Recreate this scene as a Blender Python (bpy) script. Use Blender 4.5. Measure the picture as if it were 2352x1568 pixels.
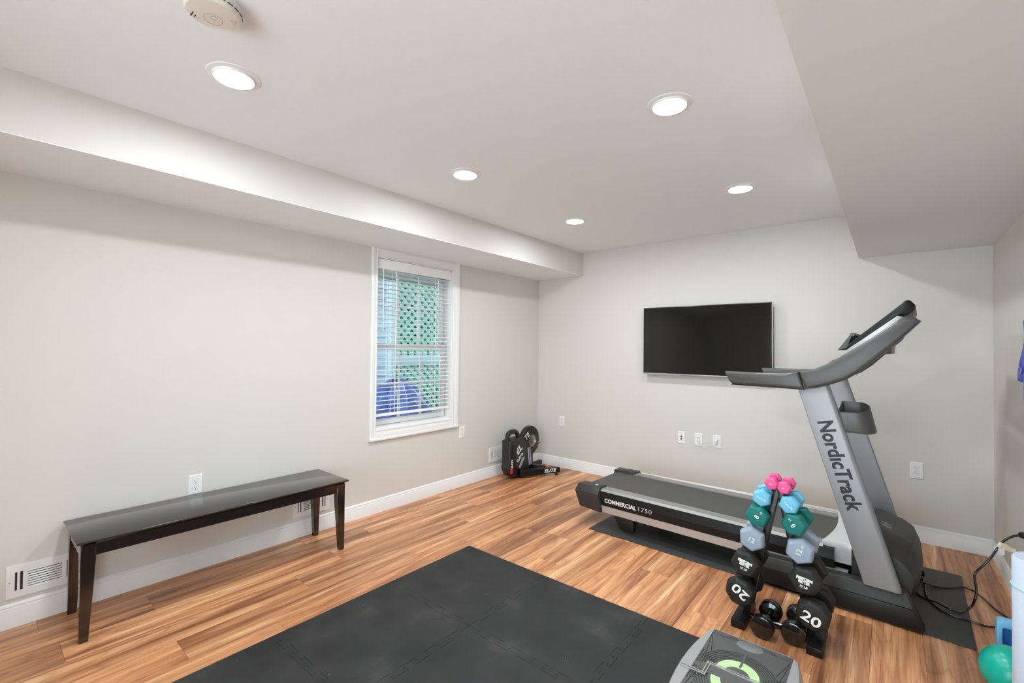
import bpy, bmesh, math, random
from mathutils import Vector, Matrix
PI = math.pi
random.seed(7)
SC = bpy.context.scene
for o in list(bpy.data.objects): bpy.data.objects.remove(o)
COL = SC.collection

# ------------------------------------------------------------------ camera
CAM_POS = Vector((3.1508, -4.2832, 1.3210))
YAW, PITCH, ROLL = 0.69270, 0.01498, 0.00973
FPX = 1044.37
def cam_axes():
    cy, sy, cp, sp = math.cos(YAW), math.sin(YAW), math.cos(PITCH), math.sin(PITCH)
    f = Vector((-sy*cp, cy*cp, sp)); r = Vector((cy, sy, 0)); u = r.cross(f)
    cr, sr = math.cos(ROLL), math.sin(ROLL)
    return cr*r+sr*u, -sr*r+cr*u, f
_r, _u, _f = cam_axes()
cd = bpy.data.cameras.new('camera'); cam = bpy.data.objects.new('camera', cd); COL.objects.link(cam)
cd.sensor_width = 36.0; cd.sensor_fit = 'HORIZONTAL'; cd.lens = 36.0*FPX/2352.0
cd.clip_start = 0.02; cd.clip_end = 100
cam.matrix_world = Matrix(((_r.x, _u.x, -_f.x, CAM_POS.x), (_r.y, _u.y, -_f.y, CAM_POS.y), (_r.z, _u.z, -_f.z, CAM_POS.z), (0, 0, 0, 1)))
SC.camera = cam
# ------------------------------------------------------------------ world (overcast daylight outside, cool next to the warm lamps)
W_ = bpy.data.worlds.new('world'); SC.world = W_; W_.use_nodes = True
bgn = W_.node_tree.nodes['Background']; bgn.inputs[0].default_value = (0.80, 0.93, 1.0, 1); bgn.inputs[1].default_value = 8.5
# ------------------------------------------------------------------ exposure and lamp power
SC.view_settings.view_transform = 'Standard'; SC.view_settings.look = 'None'
SC.view_settings.gamma = 1.0; SC.view_settings.use_curve_mapping = False
SC.view_settings.exposure = 0.20
LAMP = 245.0           # emission strength of the recessed LED lenses
LAMP_COL = (0.915, 0.985, 1.02, 1)

# ------------------------------------------------------------------ materials
MATS = {}
def M(name, col=(.8, .8, .8), rough=.5, metal=0., noise=0., nscale=40., bump=0., bscale=200., spec=.5, coat=0., sheen=0., emit=None, alpha=None):
    if name in MATS: return MATS[name]
    m = bpy.data.materials.new(name); m.use_nodes = True; MATS[name] = m
    nt = m.node_tree; b = nt.nodes['Principled BSDF']
    b.inputs['Base Color'].default_value = (*col, 1); b.inputs['Roughness'].default_value = rough; b.inputs['Metallic'].default_value = metal
    b.inputs['Specular IOR Level'].default_value = spec; b.inputs['Coat Weight'].default_value = coat
    if sheen: b.inputs['Sheen Weight'].default_value = sheen
    if emit: b.inputs['Emission Color'].default_value = emit[0]; b.inputs['Emission Strength'].default_value = emit[1]
    tc = nt.nodes.new('ShaderNodeTexCoord')
    if noise:
        n = nt.nodes.new('ShaderNodeTexNoise'); n.inputs['Scale'].default_value = nscale; n.inputs['Detail'].default_value = 4
        nt.links.new(tc.outputs['Object'], n.inputs['Vector'])
        mx = nt.nodes.new('ShaderNodeMix'); mx.data_type = 'RGBA'
        mx.inputs['A'].default_value = (*[c*(1-noise) for c in col], 1); mx.inputs['B'].default_value = (*[min(1, c*(1+noise)) for c in col], 1)
        nt.links.new(n.outputs['Fac'], mx.inputs['Factor']); nt.links.new(mx.outputs['Result'], b.inputs['Base Color'])
    if bump:
        n2 = nt.nodes.new('ShaderNodeTexNoise'); n2.inputs['Scale'].default_value = bscale; n2.inputs['Detail'].default_value = 2
        nt.links.new(tc.outputs['Object'], n2.inputs['Vector'])
        bp = nt.nodes.new('ShaderNodeBump'); bp.inputs['Strength'].default_value = bump; bp.inputs['Distance'].default_value = .002
        nt.links.new(n2.outputs['Fac'], bp.inputs['Height']); nt.links.new(bp.outputs['Normal'], b.inputs['Normal'])
    return m
wall_m = M('wall_paint', (.695, .664, .62), .62, noise=.012, nscale=6, bump=.05, bscale=260, spec=.3)
ceil_m = M('ceiling_paint', (.895, .915, .93), .75, noise=.01, nscale=5, bump=.04, bscale=260, spec=.2)
trim_m = M('white_trim', (.86, .855, .85), .32, noise=.01, nscale=8)
plastic_w = M('white_plastic', (.86, .85, .84), .35, noise=.01)
slot_m = M('dark_slot', (.02, .02, .02), .6, noise=.1)
duct_m = M('duct_dark', (.05, .048, .045), .8, noise=.1)
black_pl = M('black_plastic', (.016, .0155, .015), .42, noise=.15, bump=.12, bscale=700)
black_sm = M('black_satin', (.010, .0095, .009), .38, noise=.12, spec=.28)
black_gl = M('black_gloss', (.010, .0095, .009), .12, noise=.1, coat=.5)
grey_pl = M('charcoal_plastic', (.032, .031, .029), .45, noise=.08, bump=.15, bscale=800, spec=.4)
arm_m = M('arm_plastic', (.075, .073, .07), .36, noise=.06, bump=.1, bscale=900)
silver_m = M('silver_paint', (.33, .34, .355), .46, metal=.35, noise=.03, nscale=15, bump=.04, bscale=900)
silver_hi = M('silver_trim', (.52, .51, .50), .38, metal=.5, noise=.03)
hood_m = M('pale_silver', (.66, .68, .68), .3, metal=.25, noise=.02)
rail_m = M('foot_rail_grey', (.30, .295, .285), .42, metal=.35, noise=.05, bump=.2, bscale=500)
belt_m = M('running_belt', (.075, .073, .07), .55, noise=.12, nscale=12, bump=.4, bscale=900)
chrome = M('bright_steel', (.72, .71, .69), .22, metal=1., noise=.02)
espresso = None
rubber = None
white_pr = M('white_print', (.85, .85, .84), .5, noise=.01)
black_pr = M('black_print', (.006, .006, .006), .45, noise=.05)
grey_pr = M('grey_print', (.45, .46, .46), .4, noise=.02)
rack_m = M('rack_black', (.009, .0085, .008), .3, spec=.35, noise=.1, bump=.1, bscale=600)

def nodes(name):
    m = bpy.data.materials.new(name); m.use_nodes = True; MATS[name] = m
    return m, m.node_tree, m.node_tree.nodes, m.node_tree.links, m.node_tree.nodes['Principled BSDF']
def mathn(N, L, op, a, b=None):
    n = N.new('ShaderNodeMath'); n.operation = op
    for i, v in enumerate((a, b)):
        if v is None: continue
        if isinstance(v, (int, float)): n.inputs[i].default_value = v
        else: L.new(v, n.inputs[i])
    return n.outputs[0]
def ramp(N, L, fac, stops):
    r = N.new('ShaderNodeValToRGB'); e = r.color_ramp.elements
    while len(e) < len(stops): e.new(.5)
    for i, (p, c) in enumerate(stops): e[i].position = p; e[i].color = (*c, 1)
    L.new(fac, r.inputs[0]); return r.outputs[0]
def mixc(N, L, f, a, b, mode='MIX'):
    n = N.new('ShaderNodeMix'); n.data_type = 'RGBA'; n.blend_type = mode
    for k, v in (('Factor', f), ('A', a), ('B', b)):
        if isinstance(v, (int, float)): n.inputs[k].default_value = v
        elif isinstance(v, tuple): n.inputs[k].default_value = (*v, 1)
        else: L.new(v, n.inputs[k])
    return n.outputs['Result']

def wood_floor():
    m, nt, N, L, b = nodes('acacia_laminate')
    g = N.new('ShaderNodeNewGeometry'); oi = N.new('ShaderNodeObjectInfo')
    rnd = mathn(N, L, 'MULTIPLY', oi.outputs['Random'], 97.0)
    sep = N.new('ShaderNodeSeparateXYZ'); L.new(g.outputs['Position'], sep.inputs[0])
    def vec(sx, sy, off):
        c = N.new('ShaderNodeCombineXYZ')
        L.new(mathn(N, L, 'MULTIPLY', sep.outputs['X'], sx), c.inputs[0])
        L.new(mathn(N, L, 'MULTIPLY', sep.outputs['Y'], sy), c.inputs[1])
        L.new(mathn(N, L, 'ADD', rnd, off), c.inputs[2]); return c.outputs[0]
    def noise(v, s, d, dist=0., rough=.55):
        n = N.new('ShaderNodeTexNoise'); n.inputs['Scale'].default_value = s; n.inputs['Detail'].default_value = d
        n.inputs['Distortion'].default_value = dist; n.inputs['Roughness'].default_value = rough; L.new(v, n.inputs['Vector']); return n.outputs['Fac']
    broad = noise(vec(13.0, .75, 0.), 1.0, 4, .7, .62)                       # heart and sap wood streaks
    field = noise(vec(5.0, .75, 31.), 1.0, 1.5, .5)
    rings = mathn(N, L, 'FRACT', mathn(N, L, 'MULTIPLY', field, 15.0))  # cathedral figure
    rings = mathn(N, L, 'ABSOLUTE', mathn(N, L, 'SUBTRACT', rings, .5))
    fine = noise(vec(170., 3.2, 11.), 1.0, 4, .3)
    base = ramp(N, L, broad, [(.28, (.20, .080, .038)), (.40, (.38, .165, .075)), (.50, (.58, .275, .130)), (.59, (.72, .375, .185)), (.67, (.88, .58, .33))])
    line = ramp(N, L, rings, [(0., (.62, .55, .50)), (.08, (.88, .84, .81)), (.22, (1., 1., 1.)), (.5, (1.05, 1.04, 1.03))])
    fl = ramp(N, L, fine, [(.30, (.62, .56, .52)), (.48, (.97, .96, .95)), (.7, (1.1, 1.08, 1.06))])
    c = mixc(N, L, .55, base, line, 'MULTIPLY'); c = mixc(N, L, .8, c, fl, 'MULTIPLY')
    tone = ramp(N, L, mathn(N, L, 'FRACT', mathn(N, L, 'MULTIPLY', oi.outputs['Random'], 37.7)), [(0., (.70, .66, .64)), (.5, (1., .97, .95)), (1., (1.22, 1.17, 1.12))])
    c = mixc(N, L, .8, c, tone, 'MULTIPLY')
    L.new(c, b.inputs['Base Color'])
    L.new(mathn(N, L, 'ADD', mathn(N, L, 'MULTIPLY', fine, .16), .26), b.inputs['Roughness'])
    bp = N.new('ShaderNodeBump'); bp.inputs['Strength'].default_value = .12; bp.inputs['Distance'].default_value = .001
    L.new(fine, bp.inputs['Height']); L.new(bp.outputs[0], b.inputs['Normal'])
    return m
floor_m = wood_floor()

def espresso_wood():
    m, nt, N, L, b = nodes('espresso_wood')
    tc = N.new('ShaderNodeTexCoord'); mp = N.new('ShaderNodeMapping'); mp.inputs['Scale'].default_value = (60, 2.2, 60)
    L.new(tc.outputs['Object'], mp.inputs[0])
    n = N.new('ShaderNodeTexNoise'); n.inputs['Scale'].default_value = 1; n.inputs['Detail'].default_value = 4; L.new(mp.outputs[0], n.inputs[0])
    L.new(ramp(N, L, n.outputs['Fac'], [(.3, (.0035, .0016, .0011)), (.7, (.012, .0056, .0036))]), b.inputs['Base Color'])
    b.inputs['Roughness'].default_value = .20; b.inputs['Specular IOR Level'].default_value = .8; b.inputs['Coat Weight'].default_value = .5; b.inputs['Coat Roughness'].default_value = .12
    return m
espresso = espresso_wood()
def rubber_mat():
    m, nt, N, L, b = nodes('foam_rubber')
    g = N.new('ShaderNodeNewGeometry')
    def noise(s, d):
        n = N.new('ShaderNodeTexNoise'); n.inputs['Scale'].default_value = s; n.inputs['Detail'].default_value = d; L.new(g.outputs['Position'], n.inputs[0]); return n.outputs['Fac']
    c = ramp(N, L, noise(4.5, 5), [(.35, (.017, .017, .0175)), (.60, (.027, .0268, .0266)), (.78, (.055, .054, .052))])
    v = N.new('ShaderNodeTexVoronoi'); v.inputs['Scale'].default_value = 26; v.inputs['Randomness'].default_value = 1; L.new(g.outputs['Position'], v.inputs['Vector'])
    sp = mathn(N, L, 'MULTIPLY', mathn(N, L, 'LESS_THAN', v.outputs['Distance'], .035), mathn(N, L, 'GREATER_THAN', noise(9, 2), .57))
    c = mixc(N, L, sp, c, (.45, .43, .40))
    L.new(c, b.inputs['Base Color']); b.inputs['Roughness'].default_value = .68; b.inputs['Specular IOR Level'].default_value = .35
    bp = N.new('ShaderNodeBump'); bp.inputs['Strength'].default_value = .5; bp.inputs['Distance'].default_value = .0008
    L.new(noise(420, 2), bp.inputs['Height']); L.new(bp.outputs[0], b.inputs['Normal'])
    return m
rubber = rubber_mat()
def glass_mat():
    m, nt, N, L, b = nodes('window_glass')
    N.remove(b); out = N['Material Output']
    t = N.new('ShaderNodeBsdfTransparent'); gl = N.new('ShaderNodeBsdfGlossy'); gl.inputs['Roughness'].default_value = .02
    f = N.new('ShaderNodeFresnel'); f.inputs[0].default_value = 1.35
    mx = N.new('ShaderNodeMixShader'); L.new(f.outputs[0], mx.inputs[0]); L.new(t.outputs[0], mx.inputs[1]); L.new(gl.outputs[0], mx.inputs[2]); L.new(mx.outputs[0], out.inputs[0])
    return m
glass_m = glass_mat()

# ------------------------------------------------------------------ mesh builder
class MB:
    def __init__(s): s.v = []; s.f = []
    def add(s, vs, fs):
        n = len(s.v); s.v += [tuple(v) for v in vs]; s.f += [tuple(i+n for i in f) for f in fs]; return s
    def box(s, x0, x1, y0, y1, z0, z1):
        return s.add([(x0, y0, z0), (x1, y0, z0), (x1, y1, z0), (x0, y1, z0), (x0, y0, z1), (x1, y0, z1), (x1, y1, z1), (x0, y1, z1)],
                     [(0, 3, 2, 1), (4, 5, 6, 7), (0, 1, 5, 4), (1, 2, 6, 5), (2, 3, 7, 6), (3, 0, 4, 7)])
    def hexa(s, p): return s.add(p, [(0, 3, 2, 1), (4, 5, 6, 7), (0, 1, 5, 4), (1, 2, 6, 5), (2, 3, 7, 6), (3, 0, 4, 7)])
    def prism(s, pts, ax, a, b):
        def P(p, t):
            return (t, p[0], p[1]) if ax == 0 else ((p[0], t, p[1]) if ax == 1 else (p[0], p[1], t))
        n = len(pts)
        return s.add([P(p, a) for p in pts]+[P(p, b) for p in pts], [tuple(range(n))[::-1], tuple(range(n, 2*n))]+[(i, (i+1) % n, n+(i+1) % n, n+i) for i in range(n)])
    def loft(s, rings, caps=True, closed=True):
        n = len(rings[0]); vs = [p for r in rings for p in r]; fs = []
        for k in range(len(rings)-1):
            for i in range(n if closed else n-1):
                j = (i+1) % n; fs.append((k*n+i, k*n+j, (k+1)*n+j, (k+1)*n+i))
        if caps and closed: fs += [tuple(range(n))[::-1], tuple(range((len(rings)-1)*n, len(rings)*n))]
        return s.add(vs, fs)
    def cyl(s, p0, p1, r0, r1=None, n=20):
        r1 = r0 if r1 is None else r1
        p0 = Vector(p0); p1 = Vector(p1); d = (p1-p0).normalized(); a = d.orthogonal().normalized(); b = d.cross(a)
        return s.loft([[p+r*(math.cos(2*PI*i/n)*a+math.sin(2*PI*i/n)*b) for i in range(n)] for p, r in ((p0, r0), (p1, r1))])
    def lathe(s, prof, c, axis, n=32):
        c = Vector(c); d = Vector(axis).normalized(); a = d.orthogonal().normalized(); b = d.cross(a)
        return s.loft([[c+h*d+max(r, 1e-5)*(math.cos(2*PI*i/n)*a+math.sin(2*PI*i/n)*b) for i in range(n)] for r, h in prof])
    def tube(s, pts, r, n=8, closed=False):
        pts = [Vector(p) for p in pts]; rings = []; a = None; m = len(pts)
        for i, p in enumerate(pts):
            t = ((pts[(i+1) % m]-pts[i-1]) if closed else (pts[min(i+1, m-1)]-pts[max(i-1, 0)])).normalized()
            a = t.orthogonal() if a is None else a-t*a.dot(t)
            a.normalize(); b = t.cross(a); rr = r[i] if isinstance(r, (list, tuple)) else r
            rings.append([p+rr*(math.cos(2*PI*k/n)*a+math.sin(2*PI*k/n)*b) for k in range(n)])
        if closed: return s.loft(rings+[rings[0]], caps=False)
        return s.loft(rings)
    def grid(s, fn, nu, nv):
        return s.add([fn(i/nu, j/nv) for j in range(nv+1) for i in range(nu+1)], [(j*(nu+1)+i, j*(nu+1)+i+1, (j+1)*(nu+1)+i+1, (j+1)*(nu+1)+i) for j in range(nv) for i in range(nu)])
    def mesh(s, name, mat, bevel=0., seg=2, smooth=None, weld=True, sub=0):
        bm = bmesh.new(); vv = [bm.verts.new(v) for v in s.v]
        for f in s.f:
            try: bm.faces.new([vv[i] for i in f])
            except ValueError: pass
        if weld: bmesh.ops.remove_doubles(bm, verts=bm.verts, dist=1e-5)
        bmesh.ops.recalc_face_normals(bm, faces=bm.faces)
        if bevel:
            es = [e for e in bm.edges if e.is_manifold and e.calc_face_angle(0) > .45]
            bmesh.ops.bevel(bm, geom=es, offset=bevel, segments=seg, profile=.5, affect='EDGES', clamp_overlap=True)
        if sub:
            bmesh.ops.subdivide_edges(bm, edges=bm.edges, cuts=sub, use_grid_fill=True, smooth=1.0)
        me = bpy.data.meshes.new(name); bm.to_mesh(me); bm.free()
        me.materials.append(mat)
        if smooth is not None:
            me.polygons.foreach_set('use_smooth', [True]*len(me.polygons)); me.set_sharp_from_angle(angle=math.radians(smooth))
        return me
    def build(s, name, mat, parent=None, bevel=0., seg=2, smooth=None, weld=True, sub=0):
        if bevel and smooth is None: smooth = 40
        o = bpy.data.objects.new(name, s.mesh(name, mat, bevel, seg, smooth, weld, sub)); COL.objects.link(o)
        if parent: o.parent = parent
        return o
def tag(o, label, cat, group=None):
    o['label'] = label; o['category'] = cat
    if group: o['group'] = group
    return o
def struct(o, label=None):
    o['kind'] = 'structure'
    if label: o['label'] = label
    return o
def empty(name, label, cat, loc=(0, 0, 0), rz=0., group=None):
    o = bpy.data.objects.new(name, None); COL.objects.link(o); o.location = loc; o.rotation_euler = (0, 0, rz); o.empty_display_size = .05
    return tag(o, label, cat, group)
def text(name, body, size, mat, parent, org, right, up, bold=0., shear=0., spacing=1., ext=.0005, align='CENTER', sx=1., fit=None):
    cu = bpy.data.curves.new('t', 'FONT'); cu.body = body; cu.size = size; cu.align_x = align; cu.align_y = 'CENTER'
    cu.offset = bold; cu.shear = shear; cu.space_character = spacing; cu.extrude = ext; cu.resolution_u = 3
    t = bpy.data.objects.new('t', cu); COL.objects.link(t)
    bpy.context.view_layer.update()
    me = bpy.data.meshes.new_from_object(t.evaluated_get(bpy.context.evaluated_depsgraph_get()))
    bpy.data.objects.remove(t); bpy.data.curves.remove(cu)
    if fit:
        xs = [v.co.x for v in me.vertices]; sx = fit/(max(xs)-min(xs))
    r = Vector(right).normalized(); u = Vector(up).normalized(); n = r.cross(u)
    me.transform(Matrix(((r.x*sx, u.x, n.x, org[0]), (r.y*sx, u.y, n.y, org[1]), (r.z*sx, u.z, n.z, org[2]), (0, 0, 0, 1))))
    me.materials.clear(); me.materials.append(mat); me.name = name
    o = bpy.data.objects.new(name, me); COL.objects.link(o); o.parent = parent
    return o
def copy_tree(o, parent=None):
    c = o.copy(); COL.objects.link(c); c.parent = parent
    for ch in [x for x in o.children]: copy_tree(ch, c)
    return c

# ------------------------------------------------------------------ room shell
H = 2.36; RW = 3.6726; YF = -6.2
SOF_L, SOF_LZ = .5925, 2.1163
SOF_R, SOF_RZ = 2.9753, 2.0246
HB = .1108
WIN = (-2.182, -1.368, .668, 2.045)      # y0 y1 z0 z1 opening
b = MB(); b.box(-.16, 0, YF-.1, WIN[0], 0, H); b.box(-.16, 0, WIN[1], .1, 0, H); b.box(-.16, 0, WIN[0], WIN[1], 0, WIN[2]); b.box(-.16, 0, WIN[0], WIN[1], WIN[3], H); b.box(-.20, -.16, YF-.1, .1, H-.1, 2.72); b.box(-.20, -.16, .1, 3.2, -.06, 2.72)  # last two boxes: outer walls added to block daylight outside the window
struct(b.build('wall_left', wall_m, weld=False), 'greige painted wall with the window')
struct(MB().box(-.16, RW+.16, 0, .12, 0, H).build('wall_back', wall_m), 'greige painted wall behind the television')
struct(MB().box(RW, RW+.16, YF-.1, 0, 0, H).build('wall_right', wall_m), 'greige painted wall at the right edge')
DX0, DX1, DZ = 1.45, 3.57, 2.01
b = MB(); b.box(-.16, DX0, YF-.16, YF, 0, H); b.box(DX1, RW+.16, YF-.16, YF, 0, H); b.box(DX0, DX1, YF-.16, YF, DZ, H)
struct(b.build('wall_front', wall_m, weld=False), 'greige wall behind the viewpoint')
dr = struct(bpy.data.objects.new('door_daylight_fill', None), 'added sliding glass door behind the viewpoint for daylight fill'); COL.objects.link(dr); dr.location = ((DX0+DX1)/2, YF-.08, 0)  # unseen door, added to fill the room with daylight from behind
dw = (DX1-DX0)/2
for a, c in ((-dw, 0.), (0., dw)):
    yo = .0 if a < 0 else .035
    for nm, bx in (('stile', (a, a+.07, 0, DZ)), ('stile', (c-.07, c, 0, DZ)), ('rail', (a+.07, c-.07, 0, .1)), ('rail', (a+.07, c-.07, DZ-.07, DZ))):
        MB().box(bx[0], bx[1], yo-.018, yo+.016, bx[2], bx[3]).build(nm, trim_m, dr)
    MB().box(a+.07, c-.07, yo-.003, yo+.003, .1, DZ-.07).build('pane', glass_m, dr)
ceiling = struct(MB().box(-.16, RW+.16, YF-.16, .12, H, H+.1).build('ceiling', ceil_m), 'flat white ceiling with recessed lights')
struct(MB().box(0, SOF_L, YF, 0, SOF_LZ, H).build('trim_1', wall_m), 'boxed soffit along the window wall')
# right soffit: painted side, white underside
s2 = struct(MB().box(SOF_R, RW, YF, 0, SOF_RZ+.003, H).build('trim_2', wall_m), 'boxed soffit along the right wall')
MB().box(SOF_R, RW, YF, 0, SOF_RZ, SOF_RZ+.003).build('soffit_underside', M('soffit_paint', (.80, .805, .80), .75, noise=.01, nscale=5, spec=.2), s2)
sl = bpy.data.objects['trim_1']
MB().box(0, SOF_L, YF, 0, SOF_LZ-.003, SOF_LZ).build('soffit_underside', ceil_m, sl)
# floor: sub floor and laminate planks
fl = struct(MB().box(-.16, RW+.16, YF-.16, .12, -.06, -.010).build('floor', slot_m), 'acacia look laminate plank floor')
PX0, PW, PL = .148, .1835, 1.24
JOINT = {1: -3.65, 3: -3.05, 4: -3.654, 5: -3.3, 7: -1.583, 8: -1.94, 11: -1.645, 0: -2.8, 2: -2.75, 6: -2.86, 9: -1.35, 10: -2.2, 12: -2.35, 13: -1.9, 14: -1.15, 15: -2.05, 16: -1.45, 17: -1.05, 18: -1.9, 19: -1.3, 20: -1.7}
for k in range(21):
    x0 = max(0., PX0+(k-1)*PW); x1 = min(RW, PX0+k*PW)
    if x1-x0 < .01: continue
    y = JOINT[k]
    while y < 0: y += PL
    top = 0.
    while top > YF:
        y -= PL; bot = max(y, YF)
        if top-bot > .002:
            g = .0003
            MB().box(x0+g, x1-g, bot+g, top-g, -.010, 0).build('plank', floor_m, fl, bevel=.0004, seg=1)
        top = bot
# baseboards with a moulded top
def base_profile(): return [(0, 0), (.014, 0), (.014, .080), (.0125, .083), (.0125, .088), (.010, .092), (.0105, .100), (.0075, .106), (.003, HB), (0, HB)]
struct(MB().prism(base_profile(), 1, YF, 0).build('baseboard_left', trim_m, smooth=30), 'white moulded baseboard under the window')
b = MB().prism([(-p[0], p[1]) for p in base_profile()], 0, 0.0, RW); struct(b.build('baseboard_back', trim_m, smooth=30), 'white moulded baseboard under the television')
b = MB().prism([(RW-p[0], p[1]) for p in base_profile()], 1, YF, 0); struct(b.build('baseboard_right', trim_m, smooth=30), 'white moulded baseboard on the right wall')

# ------------------------------------------------------------------ recessed lights
def lamp_mat():
    m, nt, N, L, bs = nodes('lamp_lens')
    bs.inputs['Base Color'].default_value = (.9, .9, .9, 1); bs.inputs['Emission Color'].default_value = LAMP_COL; bs.inputs['Emission Strength'].default_value = LAMP
    return m
lens_m = lamp_mat()
ring_me = MB().lathe([(.0665, -.010), (.068, -.0125), (.071, -.011), (.074, -.005), (.090, -.003), (.093, 0), (.0665, 0)], (0, 0, 0), (0, 0, 1), 40).mesh('trim_ring', trim_m, smooth=30)
lens_me = MB().lathe([(.0665, -.010), (.062, -.0115), (.04, -.0122), (1e-5, -.0125)], (0, 0, 0), (0, 0, 1), 32).mesh('lens', lens_m, smooth=60)
LIGHTS = [(1.205, -3.635, 'recessed ceiling light next to the smoke detector'), (1.205, -2.39, 'recessed ceiling light above the window side, second from the corner'),
          (1.195, -1.145, 'smallest recessed ceiling light, nearest the far left corner'), (2.437, -2.393, 'largest recessed ceiling light on the right, beside the ceiling step'),
          (2.42, -1.135, 'recessed ceiling light in front of the television'), (2.437, -3.635, 'recessed ceiling light just above the viewpoint')]
for x, y, lab in LIGHTS:
    t = empty('recessed_light', lab, 'ceiling light', (x, y, H), group='recessed ceiling lights')
    for nm, me in (('trim_ring', ring_me), ('lens', lens_me)):
        o = bpy.data.objects.new(nm, me); COL.objects.link(o); o.parent = t
# ------------------------------------------------------------------ smoke detector
det_m = M('detector_plastic', (.74, .69, .62), .45, noise=.015)
det_line = M('detector_groove', (.28, .25, .22), .6, noise=.05)
t = empty('smoke_detector', 'round off-white smoke detector on the ceiling', 'smoke detector', (1.58, -3.82, H))
MB().lathe([(.070, 0), (.072, -.004), (.072, -.014), (.067, -.017), (.067, -.020)], (0, 0, 0), (0, 0, 1), 48).build('base_ring', trim_m, t, smooth=30)
MB().lathe([(.074, -.020), (.0755, -.026), (.074, -.036), (.068, -.043), (.045, -.0465), (1e-5, -.047)], (0, 0, 0), (0, 0, 1), 48).build('cover', det_m, t, smooth=40)
def R2(a, r): return (r*math.cos(a), r*math.sin(a))
zz = -.0475
def ring_pts(cx, cy, rx, ry, z, n=28): return [(cx+rx*math.cos(2*PI*i/n), cy+ry*math.sin(2*PI*i/n), z) for i in range(n)]
MB().tube(ring_pts(-.012, .004, .026, .024, zz+.001), .0007, 6, True).build('groove', det_line, t)
MB().tube(ring_pts(-.004, .004, .010, .008, zz+.0004), .0006, 6, True).build('test_button', det_line, t)
MB().tube([(.014, -.026, zz+.0015), (.016, .022, zz+.0013), (.040, .026, zz+.003), (.042, -.022, zz+.003)], .0007, 6, True).build('battery_door', det_line, t)
for i in range(3):
    MB().box(-.048+.003*i, -.022, -.046+.009*i, -.0435+.009*i, zz-.0006+.002, zz+.0045).build('sound_slot', slot_m, t)
    MB().box(.006, .030, .042+.006*i, .0428+.006*i, zz+.0012+.0006*i, zz+.005).build('sound_slot', det_line, t)
for i in range(9):
    a = -1.2+i*.3
    MB().box(-.008, .008, -.0012, .0012, -.0012, .0012).build('smoke_slot', slot_m, t).matrix_local = Matrix.Translation((.0755*math.cos(a), .0755*math.sin(a), -.0295)) @ Matrix.Rotation(a+PI/2, 4, 'Z')

# ------------------------------------------------------------------ window
y0, y1, z0, z1 = WIN
win = struct(bpy.data.objects.new('window_1', None)); COL.objects.link(win); win['label'] = 'white double hung window with grilles'
win.location = (0, (y0+y1)/2, z0)
class WB(MB):
    def wb(s, name, mat, **k):
        s.v = [(x, y-(y0+y1)/2, z-z0) for x, y, z in s.v]; return s.build(name, mat, win, **k)
CY0, CY1, CZ0, CZ1 = -2.237, -1.285, .581, 2.1133
cas = [(0, 0), (.016, 0), (.018, .006), (.018, .016), (.014, .022), (.016, .034), (.012, .050), (0, .054)]
def casing(a, bb, inner, outer, horiz):
    # flat moulding strip between the opening edge and the outer edge
    w = outer-inner; pr = [(0, 0), (.012, 0), (.015, .15), (.012, .3), (.016, .45), (.018, .85), (.014, 1.), (0, 1.)]
    m = WB()
    if horiz: m.loft([[(x, yy, inner+w*f) for x, f in pr] for yy in (a, bb)])
    else: m.loft([[(x, inner+w*f, zz_) for x, f in pr] for zz_ in (a, bb)])
    return m
casing(CZ0, CZ1, y0, CY0, False).wb('casing', trim_m, smooth=25)
casing(CZ0, CZ1, y1, CY1, False).wb('casing', trim_m, smooth=25)
casing(y0, y1, z1, CZ1, True).wb('casing', trim_m, smooth=25)
casing(y0, y1, z0, CZ0, True).wb('casing', trim_m, smooth=25)
WB().box(0, .026, CY0-.004, CY1+.004, CZ0-.006, CZ0+.014).wb('apron_trim', trim_m, bevel=.004)
# jamb liners
JT = .008
for n, bx in (('jamb', (-.15, 0, y0, y0+JT, z0, z1)), ('jamb', (-.15, 0, y1-JT, y1, z0, z1)), ('head_jamb', (-.15, 0, y0, y1, z1-JT, z1)), ('sill', (-.15, .0, y0, y1, z0, z0+JT))):
    WB().box(*bx).wb(n, trim_m)
def sash(x0, x1, za, zb, fw, nm):
    ya, yb = y0+.012, y1-.012
    s = WB().wb_dummy if False else None
    parts = [('stile', (x0, x1, ya, ya+fw, za, zb)), ('stile', (x0, x1, yb-fw, yb, za, zb)), ('rail', (x0, x1, ya+fw, yb-fw, zb-fw, zb)), ('rail', (x0, x1, ya+fw, yb-fw, za, za+fw))]
    for n, bx in parts: WB().box(*bx).wb(n, trim_m, bevel=.003)
    xm = (x0+x1)/2
    WB().box(xm-.002, xm+.002, ya+fw, yb-fw, za+fw, zb-fw).wb('pane', glass_m)
    w = (yb-ya-2*fw)/3
    for k in (1, 2): WB().box(xm-.006, xm+.006, ya+fw+k*w-.009, ya+fw+k*w+.009, za+fw, zb-fw).wb('muntin', trim_m)
    zc = (za+zb)/2
    WB().box(xm-.0058, xm+.0058, ya+fw, yb-fw, zc-.009, zc+.009).wb('muntin', trim_m)
zm = 1.325
sash(-.140, -.112, zm-.02, z1-.012, .045, 'upper'); sash(-.108, -.080, z0+.012, zm+.02, .045, 'lower')
WB().box(-.080, -.068, -1.80, -1.74, zm+.004, zm+.020).wb('sash_lock', trim_m, bevel=.003)
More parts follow.
